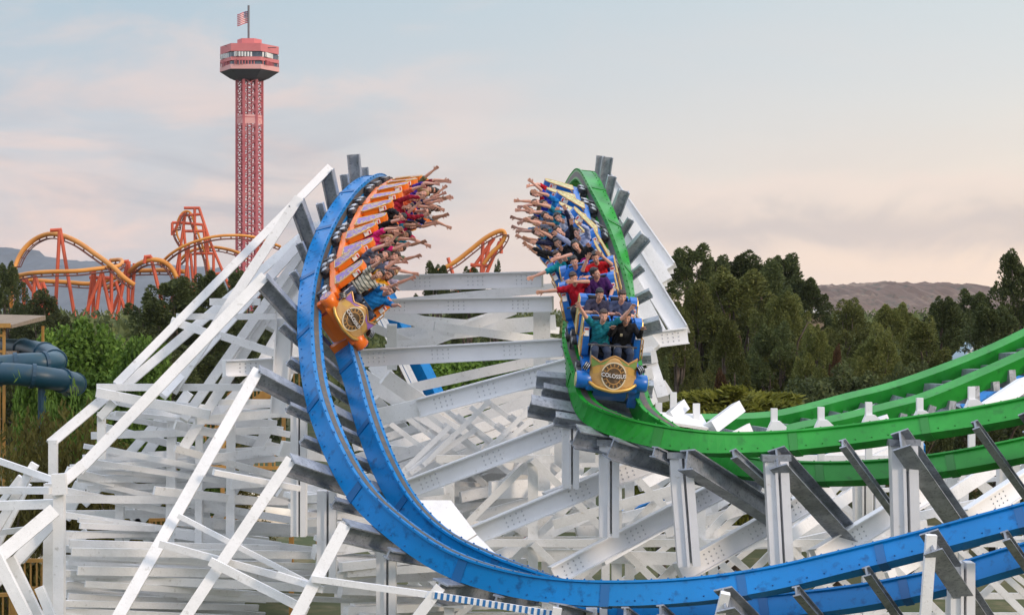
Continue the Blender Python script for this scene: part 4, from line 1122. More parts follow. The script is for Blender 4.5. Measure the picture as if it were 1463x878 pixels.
BOARDS = [ # x0,y0,x1,y1,w  (behind the girders)
    (575, 432, 770, 413, 13), (560, 448, 640, 470, 18), (590, 478, 770, 462, 22), (600, 456, 775, 470, 10), (570, 492, 700, 452, 12), (640, 468, 790, 488, 12), (540, 470, 610, 500, 12), (600, 494, 720, 448, 14),
    (560, 560, 780, 512, 14), (520, 540, 640, 612, 34), (545, 530, 620, 620, 26), (610, 596, 800, 522, 12), (600, 630, 770, 566, 16), (570, 640, 700, 600, 30), (560, 620, 660, 640, 26), (640, 630, 790, 590, 8), (700, 575, 780, 640, 10), (680, 590, 745, 650, 10), (590, 664, 760, 640, 16), (560, 650, 700, 672, 22), (640, 660, 800, 668, 24), (580, 690, 800, 684, 18), (610, 700, 770, 706, 14), (690, 690, 830, 650, 16), (700, 650, 830, 690, 22), (600, 670, 640, 700, 22), (650, 728, 830, 716, 18), (660, 740, 800, 690, 14), (680, 750, 840, 742, 16), (560, 470, 560, 520, 14)]
for i, (x0, y0, x1, y1, w) in enumerate(BOARDS + MORE):
    ex, ey = (x1 - x0) * .13, (y1 - y0) * .13                    # run on behind the tracks at both ends
    mm('board', x0 - ex, y0 - ey, 46 + r_.uniform(0, 4), min(x1 + ex, 850), y1 + ey, 46.5 + r_.uniform(0, 4), min(w, 24), .10)
for k in range(13):                                    # slim cross braces between the girders
    xa = 548 + k * 19; ya = 700 - (k % 4) * 12
    mm('brace', xa, ya, 45.2, xa + 95, ya - 92 + (k % 3) * 14, 45.6, 7, .07)
    mm('brace', xa + 10, ya - 95, 45.8, xa + 110, ya - 20, 45.9, 7, .07)
# -- right side rafters behind the green drop
rr_ = thing('timber_framework', 'steep white rafters propping the right side of the green track against the pines', 'framework', P(930, 420, 44))
def rm_(name, *a, **k): return member(rr_, name, *a[:7], .22, **k)
rm_('rafter', 866, 254, 48.5, 958, 384, 47, 16, flange=True); rm_('rafter', 866, 272, 47.5, 950, 404, 46.4, 24); rm_('rafter', 872, 300, 46.6, 942, 420, 45.6, 22); rm_('rafter', 878, 322, 45.6, 973, 476, 43, 22, flange=True); rm_('rafter', 884, 372, 44.4, 942, 480, 43, 24); rm_('rafter', 880, 400, 44, 912, 470, 43.2, 18); rm_('rafter', 890, 440, 43, 935, 500, 42.5, 20)
rm_('end_beam', 930, 385, 47.2, 961, 381, 47.2, 20); rm_('end_beam', 925, 403, 46.5, 952, 400, 46.5, 18); rm_('girder', 900, 489, 42.6, 981, 479, 42.8, 20, bolts=1, flange=True)
rm_('girder', 905, 515, 42, 938, 508, 42, 18); rm_('girder', 900, 540, 41.6, 932, 532, 41.6, 16); rm_('strut', 925, 500, 42.4, 948, 570, 41.4, 16); rm_('post', 866, 330, 45.5, 890, 480, 44, 12)
for a in ((790, 560, 41, 826, 545, 41, 24), (786, 600, 41, 830, 590, 40.6, 18), (792, 640, 41, 850, 640, 41, 40), (790, 520, 42, 815, 520, 42, 40), (690, 560, 43, 810, 540, 42, 14)): mm('board', *a[:6], a[6], .2)
for x, y0, y1, w, d, t in ((815, 606, 694, 24, 36.9, 0), (870, 634, 764, 28, 36.4, 0), (978, 652, 806, 32, 35.75, 12), (1112, 656, 806, 33, 35.65, 8), (1292, 634, 775, 37, 35.45, 4), (1232, 668, 760, 24, 41, 0), (1440, 640, 730, 28, 41, 0)):
    member(green, 'post', x - t / 2, y0, d, x + t / 2, y1, d + .3, w, .36, sec='H')
    k_ = d / F; MB().box(*(P(x - t / 2, y0 - 3, d + .02) - Vector(green.location)), (w + 8) * k_, .40, .12).build('post_bracket', M_GALV, green)

# -- trestle behind and below the green track
tre = thing('timber_trestle', 'white criss-cross timber trestle filling the space below the green track', 'trestle', P(1050, 700, 50))
def tr_(name, a, b, w, t=.14): 
    L0 = Vector(tre.location)
    return MB().beam(a - L0, b - L0, w, t).build(name, M_WHITE, tre)
cnt = {}
def bent(x0, x1, d, ztop, zbot, step, wp, seed):
    q = np.random.default_rng(seed)
    xs_ = np.arange(x0, x1 + .01, step)
    zs = np.arange(zbot, ztop + .01, 2.0)
    for x in xs_: tr_('post', V(x, d, -.2), V(x, d, ztop), wp, .2)
    for j in range(len(zs)):
        tr_('ledger', V(x0 - .3, d - .17, zs[j]), V(x1 + .3, d - .17, zs[j]), .18, .1)
    for i in range(len(xs_) - 1):
        for j in range(len(zs) - 1):
            if q.uniform() < .92: tr_('brace', V(xs_[i], d + .16, zs[j]), V(xs_[i+1], d + .16, zs[j+1]), .17, .08)
            if q.uniform() < .8: tr_('brace', V(xs_[i+1], d - .30, zs[j]), V(xs_[i], d - .30, zs[j+1]), .17, .08)
bent(-1.5, 14.5, 43.5, 7.45, 3.4, 2.0, .24, 1)
bent(-3.5, 15.5, 48.0, 7.0, 2.9, 2.2, .24, 2)
bent(-5, 19, 54.5, 6.5, 2.4, 2.6, .24, 3)
for i in range(26):
    x = r_.uniform(-1.5, 14); z = r_.uniform(4.2, 7.2); d = r_.uniform(43, 52)
    tr_('plank', V(x, d, z), V(x + r_.uniform(2.5, 5), d + r_.uniform(-.5, 2.5), z + r_.uniform(-.6, 1.7)), r_.uniform(.2, .42), .12)
for a in ((700, 800, 44, 840, 735, 46, 16), (720, 742, 45, 830, 800, 46, 14), (860, 800, 42, 1000, 720, 44, 15), (990, 700, 44, 1120, 640, 46, 14), (1120, 770, 42, 1240, 690, 44, 16), (1180, 690, 45, 1280, 640, 46, 12), (640, 770, 45, 760, 790, 46, 22), (700, 700, 45, 860, 690, 47, 26), (1340, 720, 42, 1463, 640, 43, 18)):
    tr_('plank', P(*a[0:3]), P(*a[3:6]), a[6] * 44 / F, .14)
hr = MB(); 
for (a, b) in ((P(1060, 700, 44), P(1240, 696, 44)), (P(1240, 702, 44), P(1463, 680, 44))): tr_('handrail', a, b, .1, .08)
M_REDP = mat('red painted panel', (.55, .05, .04), .5)
for i, q in enumerate((((748, 768, 47), (764, 758, 47), (761, 772, 47), (752, 778, 47)), ((722, 784, 47), (733, 778, 47), (732, 790, 47), (726, 787, 47)))):
    c = P(*q[0]); o = thing('warning_panel', ['red panel scrap showing through the trestle right of the blue bend', 'smaller red panel scrap lower left of the other one'][i], 'panel', c)
    v = [P(*p) - c for p in q]; mb = MB(); mb.add(v + [p + V(0, .06, 0) for p in v], [(0, 1, 2, 3), (7, 6, 5, 4), (0, 4, 5, 1), (1, 5, 6, 2), (2, 6, 7, 3), (3, 7, 4, 0)]); mb.build('panel_face', M_REDP, o)
# ------------------------------------------------------------------ coaster trains
def art_mat(name, base, swirl, line, scale=5.0):
    m = bpy.data.materials.new(name); m.use_nodes = True
    nt = m.node_tree; b = nt.nodes['Principled BSDF']; b.inputs['Roughness'].default_value = .4
    co = nt.nodes.new('ShaderNodeTexCoord')
    n = nt.nodes.new('ShaderNodeTexNoise'); n.inputs['Scale'].default_value = scale; n.inputs['Distortion'].default_value = 1.6; n.inputs['Detail'].default_value = 1.5
    nt.links.new(co.outputs['Object'], n.inputs['Vector'])
    r = nt.nodes.new('ShaderNodeValToRGB'); e = r.color_ramp.elements
    e[0].position = .40; e[0].color = (*base, 1); e[1].position = .43; e[1].color = (*line, 1)
    for p, c in ((.455, line), (.475, swirl), (.575, swirl), (.595, line), (.61, base)):
        q = e.new(p); q.color = (*c, 1)
    nt.links.new(n.outputs[0], r.inputs[0]); nt.links.new(r.outputs[0], b.inputs['Base Color'])
    return m
M_OR = mat('train orange paint', (.80, .17, .012), .32, noise=(2, (.70, .13, .01), .45, .7))
M_BL = mat('train blue paint', (.006, .14, .50), .32, noise=(2, (.008, .11, .40), .45, .7))
M_GOLD = mat('antique gold trim', (.50, .27, .09), .38, .25, noise=(6, (.34, .18, .06), .45, .7))
M_GOLD2 = mat('bright gold trim', (.60, .36, .09), .3, .4)
A_L = art_mat('purple scroll artwork', (.44, .34, .22), (.22, .12, .42), (.16, .10, .08), 4.5)
A_R = art_mat('gold scroll artwork', (.66, .52, .27), (.42, .46, .16), (.22, .12, .05), 6.5)
A_CAP = art_mat('purple cap artwork', (.55, .30, .14), (.17, .09, .38), (.10, .06, .16), 11)
M_SEAT = mat('seat padding', (.02, .02, .024), .6)
M_CHROME = mat('brushed steel bar', (.55, .56, .58), .3, .8)
M_EMB = mat('emblem bronze', (.085, .055, .03), .45, .3, noise=(14, (.16, .10, .05), .5, .6))
M_SHIELD = mat('shield gold paint', (.55, .33, .12), .35, .2, noise=(3.0, (.40, .20, .06), .45, .65))
M_SHGRN = mat('shield green accent', (.16, .26, .06), .4)
M_SHPUR = mat('shield purple accent', (.26, .12, .40), .4)
M_CREAMP = mat('cream trim paint', (.62, .54, .38), .45)
M_BLK = mat('black paint', (.012, .012, .014), .4)
M_STK = mat('white sticker', (.75, .75, .75), .5)
M_STKR = mat('red sticker print', (.55, .04, .04), .5)

def rbox(mb, cx, cy, cz, sx, sy, sz, b=.03, M=None):
    """box with chamfered edges"""
    bm = bmesh.new(); bmesh.ops.create_cube(bm, size=1)
    for v in bm.verts: v.co = Vector((v.co.x * sx, v.co.y * sy, v.co.z * sz))
    bmesh.ops.bevel(bm, geom=bm.edges, offset=b, segments=2, affect='EDGES', profile=.6)
    for v in bm.verts:
        v.co = v.co + Vector((cx, cy, cz))
        if M is not None: v.co = M @ v.co
    bm.verts.index_update()
    mb.add([v.co.copy() for v in bm.verts], [[v.index for v in f.verts] for f in bm.faces]); bm.free()
def extr(mb, prof, x0, x1):
    """profile in (y,z) extruded along x"""
    n = len(prof)
    mb.add([V(x0, y, z) for y, z in prof] + [V(x1, y, z) for y, z in prof],
           [tuple(range(n - 1, -1, -1)), tuple(range(n, 2 * n))] + [(i, (i+1) % n, n + (i+1) % n, n + i) for i in range(n)])
SHELL = [(-.32, .50), (.14, .50), (.17, .58), (.07, .88), (-.06, 1.18), (-.13, 1.25), (-.30, 1.25), (-.34, 1.18)]
ROWY = (.42, -.50)
def text_mesh(s, size, depth, m):
    cu = bpy.data.curves.new('lettering', 'FONT'); cu.body = s; cu.size = size; cu.extrude = depth
    cu.align_x = 'CENTER'; cu.align_y = 'CENTER'
    o = bpy.data.objects.new('lettering', cu); COL.objects.link(o)
    me = bpy.data.meshes.new_from_object(o.evaluated_get(bpy.context.evaluated_depsgraph_get()))
    bpy.data.objects.remove(o); me.materials.clear(); me.materials.append(m); return me

def car_parts(body, art, lead):
    """list of (name, mesh) of sub-parts in the car's frame: x right, y forward, z up, rails at z=0"""
    out = []
    ch = MB()
    rbox(ch, 0, 0, .32, .80, 1.76, .22, .03); rbox(ch, 0, 0, .48, 1.12, 1.78, .08, .02)
    for s_ in (-1, 1): rbox(ch, s_ * .53, 0, .43, .10, 1.80, .16, .02)
    out.append(('chassis', ch.mesh('chassis', body)))
    for s_ in (-1, 1):
        for y in (.66, -.66):
            w = MB()
            rbox(w, s_ * .50, y, .20, .10, .40, .16, .02)
            for q in (-.14, .14): w.tube([V(s_ * .56, y + q, .275), V(s_ * .66, y + q, .275)], .10, 14)
            w.box(s_ * .66, y, .12, .04, .12, .34);
            out.append(('wheel_bogie', w.mesh('wheel_bogie', M_DARK)))
            c = MB(); c.tube([V(s_ * .661, y - .14, .275), V(s_ * .672, y - .14, .275)], .065, 12); c.tube([V(s_ * .661, y + .14, .275), V(s_ * .672, y + .14, .275)], .065, 12); c.box(s_ * .667, y, .275, .008, .2, .05)
            out.append(('wheel_hub', c.mesh('wheel_hub', M_CHROME)))
    for yr in ROWY:
        for s_ in (-1, 1):
            sh = MB(); pr = [(y + yr, z) for y, z in SHELL]
            extr(sh, pr, s_ * .46, s_ * .60); out.append(('side_shell', sh.mesh('side_shell', body)))
            pn = MB(); cy_, cz_ = -.08, .84
            pr2 = [(yr + cy_ + (y - cy_) * .94, cz_ + (z - cz_) * .95) for y, z in SHELL]
            extr(pn, pr2, s_ * .598, s_ * .612); out.append(('side_panel', pn.mesh('side_panel', art)))
            tr = MB()
            lo = [V(s_ * .606, yr + cy_ + (y - cy_) * .97, cz_ + (z - cz_) * .97) for y, z in SHELL]
            tr.tube(lo + [lo[0]], .014, 5); out.append(('panel_trim', tr.mesh('panel_trim', M_GOLD2)))
            stt = MB(); nrm = V(0, .88, .47); c = V(s_ * .53, yr + .012, 1.02) + nrm * .012; e1 = V(1, 0, 0); e2 = V(0, -.47, .88)
            stt.sweep([(-.05, -.008), (.05, -.008), (.05, .008), (-.05, .008)], [c - e2 * .09, c + e2 * .09], [e1, e1], [nrm, nrm]); out.append(('sticker', stt.mesh('sticker', M_STK)))
            s2 = MB(); c2 = c + nrm * .012
            s2.sweep([(-.04, -.003), (.04, -.003), (.04, .003), (-.04, .003)], [c2 + e2 * .03, c2 + e2 * .065], [e1, e1], [nrm, nrm]); out.append(('sticker_mark', s2.mesh('sticker_mark', M_STKR)))
            hr_ = MB(); hr_.tube([V(s_ * .56, yr + .22, .52), V(s_ * .63, yr + .26, .62), V(s_ * .63, yr + .14, .98), V(s_ * .57, yr + .06, 1.04)], .014, 6)
            out.append(('side_rail', hr_.mesh('side_rail', M_GOLD)))
            se = MB()
            rbox(se, s_ * .235, yr + .02, .62, .40, .46, .12, .04)
            B = Matrix.Translation((s_ * .235, yr - .26, .66)) @ Matrix.Rotation(math.radians(10), 4, 'X')
            rbox(se, 0, 0, .27, .36, .10, .56, .04, B)
            out.append(('seat', se.mesh('seat', M_SEAT)))
            hd = MB(); rbox(hd, 0, -.03, .28, .42, .08, .56, .035, B)
            for q in (-1, 1): rbox(hd, q * .20, .06, .40, .04, .12, .24, .02, B)
            out.append(('seat_shell', hd.mesh('seat_shell', body)))
        bar = MB()
        bar.tube([V(-.50, yr + .26, .86), V(.50, yr + .26, .86)], .025, 8)
        out.append(('lap_bar', bar.mesh('lap_bar', M_DARK)))
        up = MB()
        for x in (-.42, -.05, .05, .42): up.tube([V(x, yr + .40, .46), V(x, yr + .27, .86)], .020, 6)
        out.append(('bar_upright', up.mesh('bar_upright', M_CHROME)))
    if lead:
        nf = MB()
        rbox(nf, 0, 1.06, .30, 1.06, .62, .24, .05)
        extr(nf, [(1.0, .2), (1.26, .2), (1.2, -.02), (1.1, -.16), (1.0, -.16)], -.34, .34)
        extr(nf, [(1.0, .2), (1.18, .2), (1.14, -.28), (1.0, -.30)], .40, .62); extr(nf, [(1.0, .2), (1.18, .2), (1.14, -.28), (1.0, -.30)], -.62, -.40)
        out.append(('nose_frame', nf.mesh('nose_frame', body)))
        for s_ in (-1, 1):
            b = MB(); b.tube([V(s_ * .42, 1.2, .34), V(s_ * .44, 1.2, .34), V(s_ * .70, 1.2, .34), V(s_ * .72, 1.2, .34)], [.15, .175, .175, .15], 22)
            out.append(('bumper', b.mesh('bumper', body, True)))
            c = MB(); c.tube([V(s_ * .72, 1.2, .34), V(s_ * .735, 1.2, .34)], .145, 22); out.append(('bumper_cap', c.mesh('bumper_cap', A_CAP if body is M_OR else art)))
            dr = MB()
            dr.tube([V(s_ * .50, 1.24, .64), V(s_ * .60, 1.20, .68)], .085, 14); out.append(('side_drum', dr.mesh('side_drum', M_BLK)))
            ds = MB()
            for q in range(3): ds.tube([V(s_ * (.508 + q * .034), 1.237 - q * .0135, .643 + q * .0135), V(s_ * (.518 + q * .034), 1.233 - q * .0135, .647 + q * .0135)], .088, 14)
            out.append(('drum_stripe', ds.mesh('drum_stripe', M_CHROME)))
        def sp(u, v, off=0.0):          # point on the curved shield: u across -1..1, v up 0..1
            z = .33 + v * .53
            y = 1.52 - .30 * v - .16 * u * u * (1 - .35 * v) + off
            return V(u * .47, y, z + off * .25)
        OUT = [(-1, .10), (-.72, .0), (0, -.05), (.72, .0), (1, .10), (.92, .45), (1.02, .98), (.60, .84), (.18, 1.05), (0, 1.10), (-.18, 1.05), (-.60, .84), (-1.02, .98), (-.92, .45)]
        def inside(u, v):
            c = False; n = len(OUT)
            for i in range(n):
                (x1, y1), (x2, y2) = OUT[i], OUT[(i + 1) % n]
                if (y1 > v) != (y2 > v) and u < (x2 - x1) * (v - y1) / (y2 - y1) + x1: c = not c
            return c
        # shield as strips between lower and upper outline
        us = np.linspace(-1, 1, 25)
        lowc = lambda u: np.interp(u, [-1, -.72, 0, .72, 1], [.10, .0, -.05, .0, .10])
        upc = lambda u: np.interp(u, [-1, -.6, -.18, 0, .18, .6, 1], [.98, .84, 1.05, 1.10, 1.05, .84, .98])
        sb = MB(); vs, fs = [], []; nv = 8
        for side_ in (0, -.05):
            for u in us:
                for j in range(nv + 1): vs.append(sp(u, lowc(u) + (upc(u) - lowc(u)) * j / nv, side_))
        N1 = len(us) * (nv + 1)
        for i in range(len(us) - 1):
            for j in range(nv):
                a = i * (nv + 1) + j; b = a + nv + 1
                fs.append((a, b, b + 1, a + 1)); fs.append((N1 + a, N1 + a + 1, N1 + b + 1, N1 + b))
        for i in range(len(us) - 1):
            for j in (0, nv):
                a = i * (nv + 1) + j; b = a + nv + 1; fs.append((a, b, N1 + b, N1 + a))
        for i in (0, len(us) - 1):
            for j in range(nv): a = i * (nv + 1) + j; fs.append((a, a + 1, N1 + a + 1, N1 + a))
        sb.add(vs, fs); out.append(('nose_shield', sb.mesh('nose_shield', M_SHIELD, True)))
        rim = MB(); rim.tube([sp(u, lowc(u), .0) + V(0, .01, 0) for u in us], .036, 8); out.append(('gold_rim', rim.mesh('gold_rim', M_GOLD2, True)))
        rim2 = MB(); rim2.tube([sp(u, upc(u), .0) for u in us], .018, 6); out.append(('shield_edge', rim2.mesh('shield_edge', M_GOLD)))
        def patch(name, pts, m, off):
            mb = MB(); n = len(pts); q = [sp(u, v, off) for u, v in pts]; q2 = [sp(u, v, .002) for u, v in pts]
            mb.add(q + q2, [tuple(range(n))] + [(i, (i+1) % n, n + (i+1) % n, n + i) for i in range(n)]); out.append((name, mb.mesh(name, m)))
        acc = M_SHGRN if body is M_BL else M_SHPUR
        for s_ in (-1, 1): patch('accent_patch', [(s_ * .95, .62), (s_ * .98, .92), (s_ * .60, .80), (s_ * .22, .98), (s_ * .42, .80)], acc, .006)
        for s_ in (-1, 1): patch('pale_patch', [(s_ * .88, .40), (s_ * .90, .60), (s_ * .60, .72), (s_ * .62, .5)], M_GOLD2, .006)
        def disc(name, r0, r1, off, m, n=36):
            mb = MB(); a = [(math.cos(t) * r1, .46 + math.sin(t) * r1 * .84) for t in np.linspace(0, 2*math.pi, n, endpoint=False)]
            if r0 == 0: mb.add([sp(u, v, off) for u, v in a] + [sp(0, .46, off)], [(i, (i+1) % n, n) for i in range(n)])
            else:
                b = [(math.cos(t) * r0, .46 + math.sin(t) * r0 * .84) for t in np.linspace(0, 2*math.pi, n, endpoint=False)]
                mb.add([sp(u, v, off) for u, v in a + b], [(i, (i+1) % n, n + (i+1) % n, n + i) for i in range(n)])
            out.append((name, mb.mesh(name, m)))
        disc('emblem_disc', 0, .53, .010, M_EMB); disc('emblem_ring', .49, .54, .014, M_CREAMP); disc('inner_ring', .30, .345, .014, M_GOLD); disc('emblem_hub', 0, .10, .016, M_GOLD)
        for q in range(16):
            sp_ = MB()
            t = 2 * math.pi * q / 16; r_1, r_2 = .36, .47
            a = sp(math.cos(t) * r_1, .46 + math.sin(t) * r_1 * .84, .018); b = sp(math.cos(t) * r_2, .46 + math.sin(t) * r_2 * .84, .018)
            sp_.beam(a, b, .018, .01, V(0, 1, .3)); out.append(('gear_tooth', sp_.mesh('gear_tooth', M_GOLD)))
        bn = MB(); n = 12; vs = []
        for s2 in (.026, .008):
            for i in range(n + 1):
                u = -.52 + 1.04 * i / n; w = .05 * math.sin(u * 5)
                vs += [sp(u, .37 + w * .3, s2), sp(u, .56 + w * .3, s2)]
        fs = [(2*i, 2*i + 2, 2*i + 3, 2*i + 1) for i in range(n)]; o2 = 2 * (n + 1)
        fs += [(2*i, o2 + 2*i, o2 + 2*i + 2, 2*i + 2) for i in range(n)] + [(2*i + 1, 2*i + 3, o2 + 2*i + 3, o2 + 2*i + 1) for i in range(n)]
        bn.add(vs, fs); out.append(('banner', bn.mesh('banner', M_EMB)))
        me = text_mesh('COLOSSUS', .102, .004, M_STK)
        for v in me.vertices:
            u = -v.co.x / .47; vv = .46 + v.co.y / .58
            v.co = sp(u, vv + .015 * math.sin(u * 5), .032 + v.co.z)
        out.append(('lettering', me))
    return out
def fixmesh(me):
    b = bmesh.new(); b.from_mesh(me); bmesh.ops.recalc_face_normals(b, faces=b.faces); b.to_mesh(me); b.free()
def seat_frame(tr, u, lift=.20):
    c, r, f, up = tr.fr(u)
    t = (Vector(tr.c(u + .05)) - Vector(tr.c(u - .05))).normalized()
    f = t; r = (r - t * r.dot(t)).normalized(); up = r.cross(f)
    M = Matrix((r.to_4d(), f.to_4d(), up.to_4d(), Vector((0, 0, 0, 1)))).transposed()
    M.col[0][3] = M.col[1][3] = M.col[2][3] = 0
    M.translation = c + up * lift
    return M
PITCH = 1.86
def make_train(tr, body, art, u_front, label, ncars=6):
    s0 = tr.s_of(u_front) - 1.15
    Ms = [seat_frame(tr, tr.u_of(s0 - i * PITCH), .06) for i in range(ncars)]
    root = thing('coaster_train', label, 'coaster train', M=Matrix.Translation(Ms[0].translation))
    Ri = Matrix.Translation(-Ms[0].translation)
    protos = {}
    for i, M in enumerate(Ms):
        lead = i == 0
        if lead not in protos:
            protos[lead] = car_parts(body, art, lead)
            for nme, me in protos[lead]: fixmesh(me)
        parts = protos[lead]
        car = bpy.data.objects.new('car', parts[0][1]); COL.objects.link(car); car.parent = root; car.matrix_local = Ri @ M
        for nme, me in parts[1:]:
            o = bpy.data.objects.new(nme, me); COL.objects.link(o); o.parent = car
    return Ms
U_BLUE_FRONT, U_GREEN_FRONT = 6.2, 8.5
MS_B = make_train(BLUE, M_OR, A_L, U_BLUE_FRONT, 'orange coaster train with purple panels diving down the blue track')
MS_G = make_train(GREEN, M_BL, A_R, U_GREEN_FRONT, 'blue coaster train with gold panels diving down the green track')

# ------------------------------------------------------------------ riders
def skin(name, c): return mat(name, c, .55, noise=(6, tuple(x * .85 for x in c), .45, .7), spec=.3)
SK = [skin('fair skin', (.66, .36, .27)), skin('tan skin', (.56, .30, .21)), skin('olive skin', (.40, .205, .13)), skin('brown skin', (.24, .115, .07))]
HR = {'black': mat('black hair', (.012, .010, .009), .5), 'brown': mat('brown hair', (.045, .022, .012), .5), 'auburn': mat('auburn hair', (.13, .04, .015), .5), 'blond': mat('blond hair', (.34, .20, .08), .5), 'grey': mat('grey hair', (.22, .2, .18), .6)}
M_EYE = mat('eye dark', (.02, .015, .012), .3); M_MOUTH = mat('open mouth', (.10, .015, .015), .5); M_TEETH = mat('teeth', (.75, .72, .66), .4)
M_JEAN = mat('dark denim', (.02, .03, .06), .85, noise=(30, (.03, .045, .085), .4, .6)); M_BLKC = mat('black trousers', (.012, .012, .014), .85)

def cap(mb, a, b, r0, r1, n=10):
    a, b = Vector(a), Vector(b)
    ax = b - a; k = max(2, int(ax.length / .06))
    mb.tube([a + ax * i / k for i in range(k + 1)], [r0 + (r1 - r0) * i / k for i in range(k + 1)], n)
    mb.ball(a, r0 * .995, n, 7); mb.ball(b, r1 * .995, n, 7)
def remesh(mb, voxel, name, mats, smooth_it=4):
    me = mb.mesh(name + '_raw', mats)
    o = bpy.data.objects.new(name + '_raw', me); COL.objects.link(o)
    m = o.modifiers.new('r', 'REMESH'); m.mode = 'VOXEL'; m.voxel_size = voxel; m.use_smooth_shade = True
    s_ = o.modifiers.new('s', 'SMOOTH'); s_.factor = .5; s_.iterations = smooth_it
    out = bpy.data.meshes.new_from_object(o.evaluated_get(bpy.context.evaluated_depsgraph_get()))
    bpy.data.objects.remove(o); bpy.data.meshes.remove(me)
    out.name = name
    out.materials.clear()
    for q in mats: out.materials.append(q)
    out.polygons.foreach_set('use_smooth', [True] * len(out.polygons))
    return out
# poses: (elbow, wrist) for right (+x) and left (-x) arm, and head turn/tilt; hip at the origin, seat below
POSES = {
    'up':     (((.27, .10, .76), (.24, .20, 1.02)), ((-.26, .12, .77), (-.22, .18, 1.03)), 0, 0),
    'wide':   (((.38, .10, .68), (.52, .16, .90)), ((-.38, .10, .70), (-.50, .14, .93)), 5, 4),
    'fwd':    (((.24, .26, .62), (.22, .48, .76)), ((-.25, .26, .60), (-.20, .48, .72)), 0, -4),
    'reach':  (((.28, .16, .72), (.34, .30, .94)), ((-.30, .20, .70), (-.26, .40, .90)), -12, 6),
    'face':   (((.32, .22, .52), (.16, .24, .76)), ((-.32, .22, .52), (-.16, .24, .76)), 0, -4),
    'chest':  (((.26, .14, .30), (.12, .34, .42)), ((-.26, .14, .30), (-.13, .34, .40)), 6, 0),
    'across': (((.44, .06, .50), (.68, .12, .55)), ((-.30, .20, .60), (-.02, .30, .70)), 8, -6),
    'halfup': (((.30, .16, .34), (.30, .32, .56)), ((-.30, .16, .34), (-.30, .32, .58)), 0, 0),
    'turned': (((.27, .10, .25), (.20, .34, .18)), ((-.27, .10, .25), (-.20, .34, .18)), 55, 0),
    'oneup':  (((.30, .12, .72), (.34, .20, .98)), ((-.34, .10, .66), (-.56, .20, .78)), -6, 4),
}
SHO = .185
def hand(mb, wrist, elbow, s_):
    """palm, four unequal fingers and a thumb, continuing the forearm"""
    d = (Vector(wrist) - Vector(elbow)).normalized()
    side = d.cross(V(0, 1, 0)); side = side.normalized() if side.length > .15 else V(1, 0, 0)
    nrm = side.cross(d).normalized()
    if nrm.y < 0: nrm = -nrm; side = -side
    w = Vector(wrist)
    for q in (-.022, 0, .022): cap(mb, w + side * q * .6, w + d * .085 + side * q * 1.2, .020, .019, 8)
    for q, L in ((-.033, .062), (-.011, .080), (.011, .084), (.033, .072)):
        a = w + d * .088 + side * q; b = a + (d * .9 + side * q * 5 + nrm * .12).normalized() * L * .55; c = b + (d * .9 + side * q * 4 + nrm * .38).normalized() * L * .5
        cap(mb, a, b, .0115, .0105, 8); cap(mb, b, c, .0105, .0095, 8)
    t0_ = w + d * .03 - side * s_ * .026; t1 = t0_ + (d * .6 - side * s_ * .9 + nrm * .2).normalized() * .042; t2 = t1 + (d * .9 - side * s_ * .45 + nrm * .3).normalized() * .034
    cap(mb, t0_, t1, .015, .0125, 8); cap(mb, t1, t2, .0125, .0105, 8)
def head_matrix(yaw, tilt): return Matrix.Translation((0, .035, .655)) @ Matrix.Rotation(math.radians(yaw), 4, 'Z') @ Matrix.Rotation(math.radians(tilt), 4, 'X')
BODY = {}
